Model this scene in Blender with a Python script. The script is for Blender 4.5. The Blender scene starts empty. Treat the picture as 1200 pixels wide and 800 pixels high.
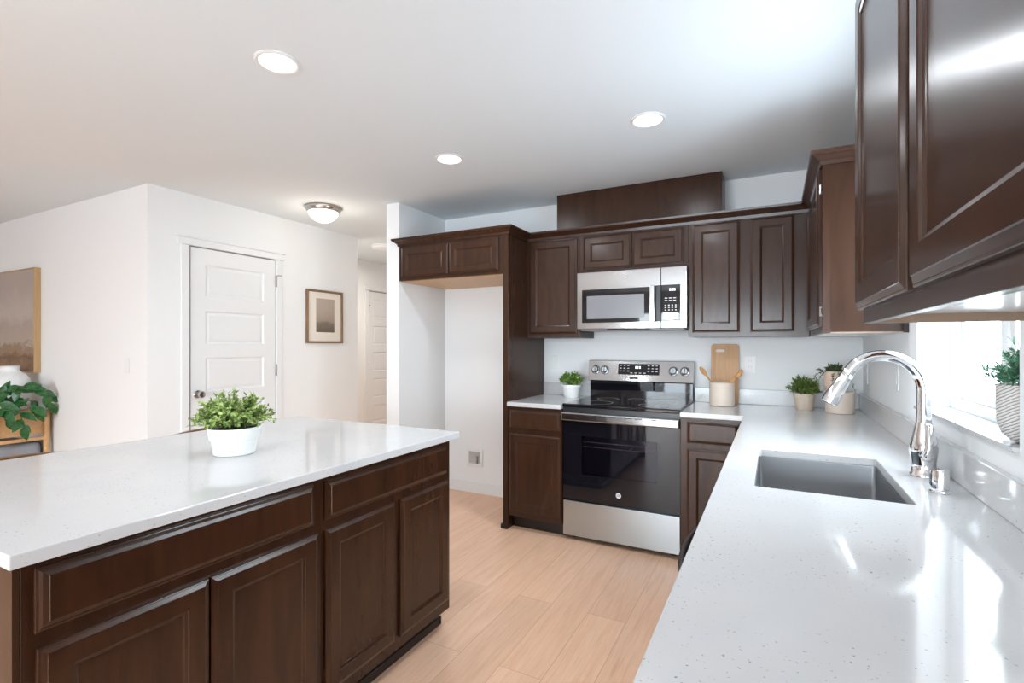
import bpy, bmesh, math, random
from mathutils import Vector, Matrix

C = bpy.context.scene.collection
S = bpy.context.scene
PI = math.pi

# ---------------------------------------------------------------- camera, world, exposure
CAM_H = 1.32
cam_d = bpy.data.cameras.new('camera')
cam = bpy.data.objects.new('camera', cam_d)
C.objects.link(cam)
cam.location = (0, 0, CAM_H)
cam.rotation_euler = (PI / 2, 0, math.radians(27.6036))
cam_d.sensor_width = 36.0
cam_d.sensor_fit = 'HORIZONTAL'
cam_d.lens = 36.0 * 585.703 / 1200.0
cam_d.shift_y = 4.037 / 1200.0
cam_d.clip_start = 0.02
cam_d.clip_end = 200
S.camera = cam

S.view_settings.view_transform = 'Standard'
S.view_settings.look = 'None'
S.view_settings.exposure = 0.52
S.view_settings.gamma = 1.0
S.view_settings.use_curve_mapping = False

SKY_STRENGTH = 16.0
w = bpy.data.worlds.new('daylight')
S.world = w
w.use_nodes = True
nt = w.node_tree
bg = nt.nodes['Background']
# overcast sky above the horizon, paler ground below it
tc_ = nt.nodes.new('ShaderNodeTexCoord')
sp_ = nt.nodes.new('ShaderNodeSeparateXYZ')
mr_ = nt.nodes.new('ShaderNodeMapRange')
mr_.inputs['From Min'].default_value = -0.12
mr_.inputs['From Max'].default_value = 0.02
mx_ = nt.nodes.new('ShaderNodeMix')
mx_.data_type = 'RGBA'
mx_.inputs[6].default_value = (0.52, 0.58, 0.66, 1)
mx_.inputs[7].default_value = (0.88, 0.945, 1.02, 1)
nt.links.new(tc_.outputs['Generated'], sp_.inputs[0])
nt.links.new(sp_.outputs['Z'], mr_.inputs['Value'])
nt.links.new(mr_.outputs['Result'], mx_.inputs[0])
nt.links.new(mx_.outputs[2], bg.inputs['Color'])
bg.inputs['Strength'].default_value = SKY_STRENGTH

S.cycles.max_bounces = 12
S.cycles.diffuse_bounces = 6
S.cycles.glossy_bounces = 5
S.cycles.transmission_bounces = 6
S.cycles.transparent_max_bounces = 8
S.cycles.sample_clamp_indirect = 6.0
S.cycles.caustics_reflective = False
S.cycles.caustics_refractive = False
S.cycles.use_denoising = True


def portal(name, loc, rot, sx, sy):
    l = bpy.data.lights.new(name, 'AREA')
    l.shape = 'RECTANGLE'
    l.size = sx
    l.size_y = sy
    l.cycles.is_portal = True
    o = bpy.data.objects.new(name, l)
    C.objects.link(o)
    o.location = loc
    o.rotation_euler = rot
    return o


# area portals only steer the sky light through the real window openings
portal('window_portal', (0.655, 2.008, 1.59), (0, PI / 2, 0), 1.03, 0.92)
portal('window_portal', (-1.20, -4.21, 1.06), (PI / 2, 0, 0), 3.0, 2.05)

LAMP_W = 4.6
BOWL_W = 2.2

# ---------------------------------------------------------------- materials
MATS = {}


def new_mat(name):
    m = bpy.data.materials.new(name)
    m.use_nodes = True
    return m, m.node_tree, m.node_tree.nodes['Principled BSDF']


def setp(b, **k):
    names = {'color': 'Base Color', 'rough': 'Roughness', 'metal': 'Metallic', 'coat': 'Coat Weight',
             'coat_rough': 'Coat Roughness', 'spec': 'Specular IOR Level', 'trans': 'Transmission Weight',
             'aniso': 'Anisotropic', 'ior': 'IOR'}
    for a, v in k.items():
        if a == 'color' and len(v) == 3:
            v = (*v, 1)
        b.inputs[names[a]].default_value = v


def plain(name, color, rough=0.5, metal=0.0, **k):
    m, t, b = new_mat(name)
    setp(b, color=color, rough=rough, metal=metal, **k)
    MATS[name] = m
    return m


def link(t, a, ao, b, bi):
    t.links.new(a.outputs[ao], b.inputs[bi])


def coords(t, scale=(1, 1, 1), kind='Object', rand=False):
    tc = t.nodes.new('ShaderNodeTexCoord')
    mp = t.nodes.new('ShaderNodeMapping')
    mp.inputs['Scale'].default_value = scale
    link(t, tc, kind, mp, 'Vector')
    if rand:
        oi = t.nodes.new('ShaderNodeObjectInfo')
        ml = t.nodes.new('ShaderNodeMath')
        ml.operation = 'MULTIPLY'
        ml.inputs[1].default_value = 37.0
        link(t, oi, 'Random', ml, 0)
        link(t, ml, 'Value', mp, 'Location')
    return mp


def noise(t, vec, scale, detail=4, rough=0.55, dist=0.0):
    n = t.nodes.new('ShaderNodeTexNoise')
    n.inputs['Scale'].default_value = scale
    n.inputs['Detail'].default_value = detail
    n.inputs['Roughness'].default_value = rough
    n.inputs['Distortion'].default_value = dist
    link(t, vec, 'Vector', n, 'Vector')
    return n


def ramp(t, src, out, stops):
    r = t.nodes.new('ShaderNodeValToRGB')
    e = r.color_ramp.elements
    while len(e) < len(stops):
        e.new(0.5)
    for i, (p, c) in enumerate(stops):
        e[i].position = p
        e[i].color = (*c, 1) if len(c) == 3 else c
    link(t, src, out, r, 'Fac')
    return r


def bump(t, src, out, b, strength=0.1, dist=0.002):
    n = t.nodes.new('ShaderNodeBump')
    n.inputs['Strength'].default_value = strength
    n.inputs['Distance'].default_value = dist
    link(t, src, out, n, 'Height')
    link(t, n, 'Normal', b, 'Normal')


def wood(name, c0, c1, rough, scale=(14, 14, 1.2), coat=0.0, coat_rough=0.1, spec=0.5, c_mid=None):
    m, t, b = new_mat(name)
    mp = coords(t, scale, rand=True)
    n = noise(t, mp, 3.0, 6, 0.6, 0.8)
    stops = [(0.3, c0), (0.7, c1)] if c_mid is None else [(0.25, c0), (0.5, c_mid), (0.75, c1)]
    r = ramp(t, n, 'Fac', stops)
    link(t, r, 'Color', b, 'Base Color')
    setp(b, rough=rough, coat=coat, coat_rough=coat_rough, spec=spec)
    MATS[name] = m
    return m


plain('wall_paint', (0.845, 0.86, 0.865), 0.85, spec=0.25)
plain('ceiling_paint', (0.77, 0.835, 0.87), 0.9, spec=0.2)
plain('trim_white', (0.815, 0.835, 0.845), 0.4)
plain('white_plastic', (0.82, 0.82, 0.81), 0.35)
plain('vinyl', (0.86, 0.87, 0.88), 0.35)
plain('cabinet_inside', (0.26, 0.17, 0.11), 0.5)
plain('white_laminate', (0.80, 0.80, 0.79), 0.16)
plain('grey_plastic', (0.30, 0.30, 0.31), 0.45)
wood('espresso', (0.030, 0.0112, 0.0054), (0.049, 0.0195, 0.0092), 0.27, scale=(5, 5, 0.9), spec=0.28, coat=0.22, coat_rough=0.14)
tn = MATS['espresso'].node_tree.nodes.new('ShaderNodeTangent')
tn.direction_type = 'RADIAL'
tn.axis = 'Z'
MATS['espresso'].node_tree.links.new(tn.outputs[0], MATS['espresso'].node_tree.nodes['Principled BSDF'].inputs['Tangent'])
setp(MATS['espresso'].node_tree.nodes['Principled BSDF'], aniso=0.6)
wood('espresso_side', (0.034, 0.0145, 0.0075), (0.052, 0.023, 0.0125), 0.27, scale=(5, 5, 0.9), spec=0.25)
plain('espresso_dark', (0.018, 0.011, 0.009), 0.45)
wood('maple', (0.56, 0.33, 0.14), (0.66, 0.41, 0.19), 0.4)
wood('board_wood', (0.50, 0.27, 0.12), (0.62, 0.36, 0.18), 0.45, scale=(20, 20, 1.0))
wood('spoon_wood', (0.40, 0.19, 0.06), (0.52, 0.27, 0.10), 0.45)
wood('oak', (0.52, 0.29, 0.12), (0.62, 0.37, 0.17), 0.45, scale=(2, 14, 14))
wood('frame_oak', (0.42, 0.27, 0.12), (0.52, 0.34, 0.17), 0.45)
wood('walnut', (0.13, 0.06, 0.025), (0.22, 0.11, 0.05), 0.35, scale=(14, 2, 14))
wood('picture_wood', (0.16, 0.09, 0.045), (0.25, 0.15, 0.08), 0.45)
plain('chrome', (0.86, 0.87, 0.88), 0.045, 1.0)
plain('nickel', (0.50, 0.49, 0.47), 0.22, 1.0)
plain('black_metal', (0.02, 0.02, 0.02), 0.4)
plain('sink_steel', (0.30, 0.31, 0.325), 0.36, 1.0)
plain('black_glass', (0.006, 0.006, 0.009), 0.035)
plain('black_plastic', (0.012, 0.012, 0.013), 0.3)
plain('oven_cavity', (0.012, 0.012, 0.016), 0.35)
plain('mesh_glass', (0.22, 0.22, 0.235), 0.18)
plain('legend', (0.75, 0.75, 0.75), 0.5)
plain('dark_legend', (0.06, 0.06, 0.06), 0.5)
plain('grey_box', (0.5, 0.5, 0.5), 0.5)
plain('emblem_grey', (0.42, 0.42, 0.43), 0.35)
plain('ceramic_white', (0.82, 0.82, 0.81), 0.3)
plain('vase_white', (0.80, 0.80, 0.80), 0.45)
plain('ceramic_cream', (0.67, 0.57, 0.48), 0.5)
plain('ceramic_beige', (0.60, 0.50, 0.40), 0.55)
plain('ceramic_pink', (0.62, 0.46, 0.36), 0.55)
plain('soil', (0.03, 0.022, 0.015), 0.9)
plain('stem_green', (0.08, 0.13, 0.04), 0.6)
plain('stem_brown', (0.12, 0.08, 0.04), 0.7)
plain('mat_board', (0.80, 0.74, 0.66), 0.8)
plain('cushion_grey', (0.33, 0.36, 0.40), 0.8)


def leafm(name, a, b_, rough=0.5):
    m, t, b = new_mat(name)
    mp = coords(t, (1, 1, 1))
    n = noise(t, mp, 60.0, 2)
    r = ramp(t, n, 'Fac', [(0.35, a), (0.65, b_)])
    link(t, r, 'Color', b, 'Base Color')
    setp(b, rough=rough)
    b.inputs['Subsurface Weight'].default_value = 0.0
    MATS[name] = m


leafm('leaf_light', (0.13, 0.23, 0.03), (0.42, 0.52, 0.18))
leafm('leaf_mid', (0.07, 0.16, 0.015), (0.24, 0.38, 0.07))
leafm('leaf_dark', (0.05, 0.10, 0.012), (0.17, 0.24, 0.04))
leafm('leaf_blue', (0.04, 0.15, 0.08), (0.16, 0.36, 0.22))
leafm('leaf_trail', (0.04, 0.07, 0.025), (0.13, 0.17, 0.07))
leafm('leaf_big', (0.008, 0.06, 0.022), (0.035, 0.16, 0.03), 0.35)


def quartz():
    m, t, b = new_mat('quartz')
    mp = coords(t, (1, 1, 1))
    big = noise(t, mp, 5.0, 3)
    base = ramp(t, big, 'Fac', [(0.3, (0.565, 0.572, 0.582)), (0.7, (0.60, 0.604, 0.61))])
    sp = noise(t, mp, 165.0, 2, 0.5)
    spr = ramp(t, sp, 'Fac', [(0.285, (1, 1, 1)), (0.325, (0, 0, 0))])
    mask = noise(t, mp, 6.0, 2)
    mk = ramp(t, mask, 'Fac', [(0.38, (0, 0, 0)), (0.55, (1, 1, 1))])
    mul = t.nodes.new('ShaderNodeMath')
    mul.operation = 'MULTIPLY'
    link(t, spr, 'Color', mul, 0)
    link(t, mk, 'Color', mul, 1)
    mx = t.nodes.new('ShaderNodeMix')
    mx.data_type = 'RGBA'
    link(t, mul, 'Value', mx, 'Factor')
    t.links.new(base.outputs['Color'], mx.inputs[6])
    mx.inputs[7].default_value = (0.24, 0.23, 0.22, 1)
    t.links.new(mx.outputs[2], b.inputs['Base Color'])
    setp(b, rough=0.09, spec=0.5)
    MATS['quartz'] = m


quartz()


def steel(name, color=(0.60, 0.60, 0.605), rough=0.27, stretch=(2, 2, 160)):
    m, t, b = new_mat(name)
    mp = coords(t, stretch)
    n = noise(t, mp, 4.0, 3)
    r = ramp(t, n, 'Fac', [(0.3, (rough - 0.02,) * 3), (0.7, (rough + 0.03,) * 3)])
    link(t, r, 'Color', b, 'Roughness')
    setp(b, color=color, metal=1.0)
    MATS[name] = m


steel('stainless', (0.50, 0.565, 0.61), 0.24, (2, 2, 240))
steel('stainless_bright', (0.45, 0.46, 0.47), 0.13)


def floor_mat():
    m, t, b = new_mat('oak_planks')
    tc = t.nodes.new('ShaderNodeTexCoord')
    mp = t.nodes.new('ShaderNodeMapping')
    mp.inputs['Rotation'].default_value = (0, 0, PI / 2)
    mp.inputs['Location'].default_value = (0.3, 0.05, 0)
    link(t, tc, 'Object', mp, 'Vector')
    br = t.nodes.new('ShaderNodeTexBrick')
    br.offset = 0.37
    br.inputs['Scale'].default_value = 1.0
    br.inputs['Brick Width'].default_value = 1.5
    br.inputs['Row Height'].default_value = 0.19
    br.inputs['Mortar Size'].default_value = 0.0012
    br.inputs['Mortar Smooth'].default_value = 0.2
    br.inputs['Color1'].default_value = (0.0, 0.0, 0.0, 1)
    br.inputs['Color2'].default_value = (1, 1, 1, 1)
    br.inputs['Mortar'].default_value = (0.5, 0.5, 0.5, 1)
    link(t, mp, 'Vector', br, 'Vector')
    # grain, shifted plank to plank
    add = t.nodes.new('ShaderNodeVectorMath')
    add.operation = 'ADD'
    sc = t.nodes.new('ShaderNodeVectorMath')
    sc.operation = 'SCALE'
    sc.inputs['Scale'].default_value = 9.0
    link(t, br, 'Color', sc, 0)
    link(t, tc, 'Object', add, 0)
    link(t, sc, 'Vector', add, 1)
    m2 = t.nodes.new('ShaderNodeMapping')
    m2.inputs['Scale'].default_value = (7.0, 0.55, 1)
    link(t, add, 'Vector', m2, 'Vector')
    wv = t.nodes.new('ShaderNodeTexNoise')
    wv.inputs['Scale'].default_value = 2.6
    wv.inputs['Detail'].default_value = 5
    wv.inputs['Distortion'].default_value = 1.6
    link(t, m2, 'Vector', wv, 'Vector')
    m3 = t.nodes.new('ShaderNodeMapping')
    m3.inputs['Scale'].default_value = (90.0, 3.0, 1)
    link(t, add, 'Vector', m3, 'Vector')
    fine = t.nodes.new('ShaderNodeTexNoise')
    fine.inputs['Scale'].default_value = 2.0
    fine.inputs['Detail'].default_value = 3
    link(t, m3, 'Vector', fine, 'Vector')
    col = ramp(t, wv, 'Fac', [(0.25, (0.80, 0.485, 0.315)), (0.5, (0.87, 0.56, 0.385)), (0.8, (0.90, 0.60, 0.43))])
    fr = ramp(t, fine, 'Fac', [(0.3, (0.90, 0.89, 0.87)), (0.6, (1, 1, 1))])
    mx = t.nodes.new('ShaderNodeMix')
    mx.data_type = 'RGBA'
    mx.blend_type = 'MULTIPLY'
    mx.inputs['Factor'].default_value = 1.0
    t.links.new(col.outputs['Color'], mx.inputs[6])
    t.links.new(fr.outputs['Color'], mx.inputs[7])
    tone = ramp(t, br, 'Color', [(0.0, (0.94, 0.93, 0.92)), (1.0, (1.03, 1.03, 1.03))])
    mx2 = t.nodes.new('ShaderNodeMix')
    mx2.data_type = 'RGBA'
    mx2.blend_type = 'MULTIPLY'
    mx2.inputs['Factor'].default_value = 1.0
    t.links.new(mx.outputs[2], mx2.inputs[6])
    t.links.new(tone.outputs['Color'], mx2.inputs[7])
    mx3 = t.nodes.new('ShaderNodeMix')
    mx3.data_type = 'RGBA'
    t.links.new(br.outputs['Fac'], mx3.inputs['Factor'])
    t.links.new(mx2.outputs[2], mx3.inputs[6])
    mx3.inputs[7].default_value = (0.52, 0.31, 0.19, 1)
    t.links.new(mx3.outputs[2], b.inputs['Base Color'])
    setp(b, rough=0.36, spec=0.4)
    bump(t, fine, 'Fac', b, 0.06, 0.001)
    MATS['oak_planks'] = m


floor_mat()


def glass(name, tint, ior=1.45, rough=0.0):
    m = bpy.data.materials.new(name)
    m.use_nodes = True
    t = m.node_tree
    t.nodes.remove(t.nodes['Principled BSDF'])
    out = t.nodes['Material Output']
    tr = t.nodes.new('ShaderNodeBsdfTransparent')
    tr.inputs['Color'].default_value = (*tint, 1)
    gl = t.nodes.new('ShaderNodeBsdfGlossy')
    gl.inputs['Roughness'].default_value = rough
    lw = t.nodes.new('ShaderNodeLayerWeight')      # Schlick reflectance, the same on both faces of the pane
    lw.inputs['Blend'].default_value = 0.5
    pw = t.nodes.new('ShaderNodeMath')
    pw.operation = 'POWER'
    pw.inputs[1].default_value = 5.0
    link(t, lw, 'Facing', pw, 0)
    fr = t.nodes.new('ShaderNodeMath')
    fr.operation = 'MULTIPLY_ADD'
    fr.inputs[1].default_value = 0.9
    fr.inputs[2].default_value = ((ior - 1) / (ior + 1)) ** 2
    link(t, pw, 'Value', fr, 0)
    mx = t.nodes.new('ShaderNodeMixShader')
    link(t, fr, 'Value', mx, 'Fac')
    t.links.new(tr.outputs[0], mx.inputs[1])
    t.links.new(gl.outputs[0], mx.inputs[2])
    t.links.new(mx.outputs[0], out.inputs['Surface'])
    MATS[name] = m


glass('window_glass', (0.96, 0.98, 0.98))
glass('oven_glass', (0.55, 0.55, 0.62), 1.5, 0.02)


def emit(name, color, strength):
    m, t, b = new_mat(name)
    setp(b, color=(0.8, 0.8, 0.8), rough=0.4)
    b.inputs['Emission Color'].default_value = (*color, 1)
    b.inputs['Emission Strength'].default_value = strength
    MATS[name] = m


emit('lamp_diffuser', (1.0, 0.97, 0.93), 3.0)
emit('bowl_glass', (1.0, 0.94, 0.84), 1.5)
emit('clock_digits', (0.85, 0.95, 1.0), 1.2)


def painting_mat(name, stops, nscale, z0, z1, wob=0.25):
    m, t, b = new_mat(name)
    tc = t.nodes.new('ShaderNodeTexCoord')
    sx = t.nodes.new('ShaderNodeSeparateXYZ')
    link(t, tc, 'Object', sx, 'Vector')
    mr = t.nodes.new('ShaderNodeMapRange')
    mr.inputs['From Min'].default_value = z0
    mr.inputs['From Max'].default_value = z1
    link(t, sx, 'Z', mr, 'Value')
    mp = t.nodes.new('ShaderNodeMapping')
    mp.inputs['Scale'].default_value = (1, 1, 1.6)
    link(t, tc, 'Object', mp, 'Vector')
    n = noise(t, mp, nscale, 6, 0.6, 0.6)
    ma = t.nodes.new('ShaderNodeMath')
    ma.operation = 'MULTIPLY_ADD'
    ma.inputs[1].default_value = wob
    link(t, n, 'Fac', ma, 0)
    link(t, mr, 'Result', ma, 2)
    r = ramp(t, ma, 'Value', stops)
    link(t, r, 'Color', b, 'Base Color')
    setp(b, rough=0.75)
    MATS[name] = m


def basket_mat():
    m, t, b = new_mat('carved_pot')
    mp = coords(t, (1, 1, 1))
    mp.inputs['Rotation'].default_value = (0.3, 0.45, 0)
    wv = t.nodes.new('ShaderNodeTexWave')
    wv.bands_direction = 'Z'
    wv.inputs['Scale'].default_value = 48.0
    wv.inputs['Distortion'].default_value = 2.2
    wv.inputs['Detail'].default_value = 2.0
    wv.inputs['Detail Scale'].default_value = 1.6
    link(t, mp, 'Vector', wv, 'Vector')
    r = ramp(t, wv, 'Fac', [(0.10, (0.30, 0.26, 0.23)), (0.30, (0.72, 0.70, 0.68))])
    link(t, r, 'Color', b, 'Base Color')
    setp(b, rough=0.7)
    bump(t, wv, 'Fac', b, 0.5, 0.003)
    MATS['carved_pot'] = m


basket_mat()
# ---------------------------------------------------------------- mesh helpers


def BM():
    return bmesh.new()


def box(bm, x0, x1, y0, y1, z0, z1, bev=0.0, seg=2):
    x0, x1 = min(x0, x1), max(x0, x1)
    y0, y1 = min(y0, y1), max(y0, y1)
    z0, z1 = min(z0, z1), max(z0, z1)
    vs = [bm.verts.new((x, y, z)) for x in (x0, x1) for y in (y0, y1) for z in (z0, z1)]
    q = [(0, 1, 3, 2), (4, 6, 7, 5), (0, 4, 5, 1), (2, 3, 7, 6), (0, 2, 6, 4), (1, 5, 7, 3)]
    fs = [bm.faces.new([vs[i] for i in f]) for f in q]
    if bev > 0:
        es = list({e for f in fs for e in f.edges})
        bmesh.ops.bevel(bm, geom=es, offset=bev, segments=seg, profile=0.5, affect='EDGES', clamp_overlap=True)
    return bm


def lathe(bm, prof, seg=32, cx=0, cy=0, cz=0, axis='Z'):
    rings = []
    for r, z in prof:
        if r < 1e-6:
            rings.append([bm.verts.new(_ax(0, 0, z, axis, cx, cy, cz))])
        else:
            rings.append([bm.verts.new(_ax(r * math.cos(2 * PI * k / seg), r * math.sin(2 * PI * k / seg), z, axis, cx, cy, cz))
                          for k in range(seg)])
    for a, b in zip(rings, rings[1:]):
        for k in range(seg):
            k2 = (k + 1) % seg
            if len(a) == 1 and len(b) == 1:
                continue
            if len(a) == 1:
                bm.faces.new((a[0], b[k], b[k2]))
            elif len(b) == 1:
                bm.faces.new((a[k], a[k2], b[0]))
            else:
                bm.faces.new((a[k], a[k2], b[k2], b[k]))
    return bm


def _ax(x, y, z, axis, cx, cy, cz):
    if axis == 'Z':
        return (cx + x, cy + y, cz + z)
    if axis == 'Y':      # z runs towards -Y
        return (cx + x, cy - z, cz + y)
    return (cx + z, cy + x, cz + y)


def cyl(bm, r, z0, z1, seg=24, cx=0, cy=0, cz=0, axis='Z'):
    return lathe(bm, [(0, z0), (r, z0), (r, z1), (0, z1)], seg, cx, cy, cz, axis)


def tube(bm, pts, radii, seg=12, caps=True):
    pts = [Vector(p) for p in pts]
    if not hasattr(radii, '__len__'):
        radii = [radii] * len(pts)
    rings = []
    t0 = (pts[1] - pts[0]).normalized()
    up = Vector((0, 0, 1)) if abs(t0.z) < 0.9 else Vector((0, 1, 0))
    n = t0.cross(up).normalized()
    for i, p in enumerate(pts):
        if i == 0:
            t = pts[1] - pts[0]
        elif i == len(pts) - 1:
            t = pts[-1] - pts[-2]
        else:
            t = (pts[i + 1] - pts[i]).normalized() + (pts[i] - pts[i - 1]).normalized()
        t.normalize()
        n = (n - t * n.dot(t)).normalized()
        b = t.cross(n)
        rings.append([bm.verts.new(p + (n * math.cos(2 * PI * k / seg) + b * math.sin(2 * PI * k / seg)) * radii[i]) for k in range(seg)])
    for a, b in zip(rings, rings[1:]):
        for k in range(seg):
            bm.faces.new((a[k], a[(k + 1) % seg], b[(k + 1) % seg], b[k]))
    if caps:
        bm.faces.new(rings[0][::-1])
        bm.faces.new(rings[-1])
    return bm


def rect_loops(bm, x0, x1, z0, z1, prof, yb=0.0, back=True):
    """Concentric rectangles in the XZ plane; prof = [(inset, y)], front is -y."""
    loops = []
    for ins, y in prof:
        loops.append([bm.verts.new((x0 + ins, y, z0 + ins)), bm.verts.new((x1 - ins, y, z0 + ins)),
                      bm.verts.new((x1 - ins, y, z1 - ins)), bm.verts.new((x0 + ins, y, z1 - ins))])
    for a, b in zip(loops, loops[1:]):
        for k in range(4):
            bm.faces.new((a[k], a[(k + 1) % 4], b[(k + 1) % 4], b[k]))
    bm.faces.new(loops[-1])
    if back:
        bm.faces.new(loops[0][::-1])
    return bm


def arc(i0, y0, i1, y1, n=4, flip=False):
    """Quarter-round profile points from (i0,y0) to (i1,y1)."""
    out = []
    for k in range(n + 1):
        a = PI / 2 * k / n
        if flip:
            out.append((i0 + (i1 - i0) * math.sin(a), y0 + (y1 - y0) * (1 - math.cos(a))))
        else:
            out.append((i0 + (i1 - i0) * (1 - math.cos(a)), y0 + (y1 - y0) * math.sin(a)))
    return out


def shaker(x0, x1, z0, z1, yf, rail=0.055):
    """Cabinet door: rounded stepped edge, flat frame, moulded recessed panel. Front at y=yf, 19 mm thick."""
    t = 0.019
    return rect_loops(BM(), x0, x1, z0, z1, [(0, yf + t)] + arc(0, yf + 0.0095, 0.003, yf + 0.0065, 2) +
                      [(0.0045, yf + 0.0064), (0.0145, yf + 0.0024), (0.0155, yf)] +
                      [(rail, yf), (rail + 0.0015, yf + 0.002), (rail + 0.0085, yf + 0.0048), (rail + 0.010, yf + 0.0075), (rail + 0.0125, yf + 0.009)])


def slab_front(x0, x1, z0, z1, yf):
    t = 0.019
    return rect_loops(BM(), x0, x1, z0, z1, [(0, yf + t)] + arc(0, yf + 0.0125, 0.003, yf + 0.0095, 2) +
                      [(0.0050, yf + 0.0093), (0.0105, yf + 0.0060), (0.0190, yf + 0.0028), (0.0205, yf)])


def panel_door(wd, h, t, panels):
    """Interior door leaf with single-column recessed panels (x0,x1,z0,z1), front at y=0."""
    bm = BM()
    px0, px1 = panels[0][0], panels[0][1]

    def q(a, b, c, d, y=0.0):
        bm.faces.new([bm.verts.new((x, y, z)) for x, z in ((a, c), (b, c), (b, d), (a, d))])
    q(0, px0, 0, h)
    q(px1, wd, 0, h)
    zs = sorted(panels, key=lambda p: p[2])
    prev = 0
    for p in zs:
        q(px0, px1, prev, p[2])
        rect_loops(bm, p[0], p[1], p[2], p[3], [(0, 0), (0.006, 0.004), (0.010, 0.010), (0.020, 0.010), (0.034, 0.006)], back=False)
        prev = p[3]
    q(px0, px1, prev, h)
    # edges and back
    for f in ([(0, 0, 0), (0, 0, h), (0, t, h), (0, t, 0)], [(wd, 0, 0), (wd, t, 0), (wd, t, h), (wd, 0, h)],
              [(0, 0, h), (wd, 0, h), (wd, t, h), (0, t, h)], [(0, 0, 0), (0, t, 0), (wd, t, 0), (wd, 0, 0)],
              [(0, t, 0), (0, t, h), (wd, t, h), (wd, t, 0)]):
        bm.faces.new([bm.verts.new(v) for v in f])
    bmesh.ops.remove_doubles(bm, verts=bm.verts, dist=1e-5)
    return bm


def sweep(path, prof):
    """Sweep a moulding profile [(out, z)] along a plan path; outward is to the right of travel."""
    bm = BM()
    n = len(path)
    P2 = [Vector(p) for p in path]
    rings = []
    for i in range(n):
        dirs = []
        if i > 0:
            dirs.append((P2[i] - P2[i - 1]).normalized())
        if i < n - 1:
            dirs.append((P2[i + 1] - P2[i]).normalized())
        ns = [Vector((d.y, -d.x)) for d in dirs]
        m = sum(ns, Vector((0, 0)))
        m = m / max(1e-6, m.dot(ns[0])) if len(ns) == 2 else ns[0]
        rings.append([bm.verts.new((P2[i].x + m.x * o, P2[i].y + m.y * o, z)) for o, z in prof])
    k = len(prof)
    for a, b in zip(rings, rings[1:]):
        for j in range(k):
            bm.faces.new((a[j], b[j], b[(j + 1) % k], a[(j + 1) % k]))
    bm.faces.new(rings[0])
    bm.faces.new(rings[-1][::-1])
    return bm


def obj(name, bm, mat, parent=None, smooth=False, mods=None):
    bmesh.ops.recalc_face_normals(bm, faces=bm.faces)
    me = bpy.data.meshes.new(name)
    bm.to_mesh(me)
    bm.free()
    me.materials.append(MATS[mat])
    if smooth:
        for p in me.polygons:
            p.use_smooth = True
        me.set_sharp_from_angle(angle=math.radians(38))
        for p in me.polygons:
            if p.area > 0.004 and max(abs(c) for c in p.normal) > 0.9999:
                p.use_smooth = False
    o = bpy.data.objects.new(name, me)
    C.objects.link(o)
    if parent:
        o.parent = parent
    return o


def tag(o, label=None, cat=None, group=None, kind=None):
    if label:
        o['label'] = label
    if cat:
        o['category'] = cat
    if group:
        o['group'] = group
    if kind:
        o['kind'] = kind
    return o


def thing(name, label, cat, loc=(0, 0, 0), rz=0.0, group=None):
    o = bpy.data.objects.new(name, None)
    C.objects.link(o)
    o.empty_display_size = 0.1
    o.location = loc
    o.rotation_euler = (0, 0, rz)
    return tag(o, label, cat, group)


def struct(name, bm, mat, parent=None, smooth=False):
    o = obj(name, bm, mat, parent, smooth)
    o['kind'] = 'structure'
    return o


def B(*a, **k):
    return box(BM(), *a, **k)


def text_mesh(name, body, size, mat, parent, loc, rot, extrude=0.0004):
    cu = bpy.data.curves.new(name, 'FONT')
    cu.body = body
    cu.size = size
    cu.extrude = extrude
    cu.align_x = 'CENTER'
    cu.align_y = 'CENTER'
    tmp = bpy.data.objects.new(name, cu)
    C.objects.link(tmp)
    dg = bpy.context.evaluated_depsgraph_get()
    me = bpy.data.meshes.new_from_object(tmp.evaluated_get(dg))
    bpy.data.objects.remove(tmp)
    bpy.data.curves.remove(cu)
    me.materials.clear()
    me.materials.append(MATS[mat])
    o = bpy.data.objects.new(name, me)
    C.objects.link(o)
    o.parent = parent
    o.location = loc
    o.rotation_euler = rot
    return o


# ---------------------------------------------------------------- room shell
ZC = 2.472
YB = 3.808
XW = 0.499
struct('floor', B(-8.6, 0.66, -4.35, 7.1, -0.08, 0.0), 'oak_planks')
struct('ceiling', B(-8.65, 0.66, -4.35, 7.1, ZC, ZC + 0.1), 'ceiling_paint')
struct('wall_back', B(-2.688, 0.66, YB, YB + 0.12, 0, ZC), 'wall_paint')
bm = BM()
WY0, WY1, WZ0, WZ1 = 1.55, 2.466, 1.072, 2.11
box(bm, XW, 0.65, -4.35, WY0, 0, ZC)
box(bm, XW, 0.65, WY1, YB, 0, ZC)
box(bm, XW, 0.65, WY0, WY1, 0, WZ0)
box(bm, XW, 0.65, WY0, WY1, WZ1, ZC)
struct('wall_right', bm, 'wall_paint')
struct('wall_alcove', B(-2.820, -2.688, 3.165, YB + 0.12, 0, ZC), 'wall_paint')
struct('wall_hall_right', B(-2.820, -2.688, YB + 0.12, 7.0, 0, ZC), 'wall_paint')
XL = -3.952
DY0, DY1, DH = 2.252, 2.986, 2.078
bm = BM()
box(bm, XL - 0.13, XL - 0.06, 1.953, 3.983, 0, ZC)
box(bm, XL - 0.06, XL, 1.953, DY0 - 0.015, 0, ZC)
box(bm, XL - 0.06, XL, DY1 + 0.007, 3.983, 0, ZC)
box(bm, XL - 0.06, XL, DY0 - 0.015, DY1 + 0.007, DH + 0.004, ZC)
struct('wall_left', bm, 'wall_paint')
struct('wall_dining', B(-8.6, XL - 0.13, 1.953, 2.08, 0, ZC), 'wall_paint')
struct('wall_hall_near', B(-5.06, XL - 0.13, 3.86, 3.983, 0, ZC), 'wall_paint')
XH = -4.93
HY0, HY1 = 5.17, 5.93
bm = BM()
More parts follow.
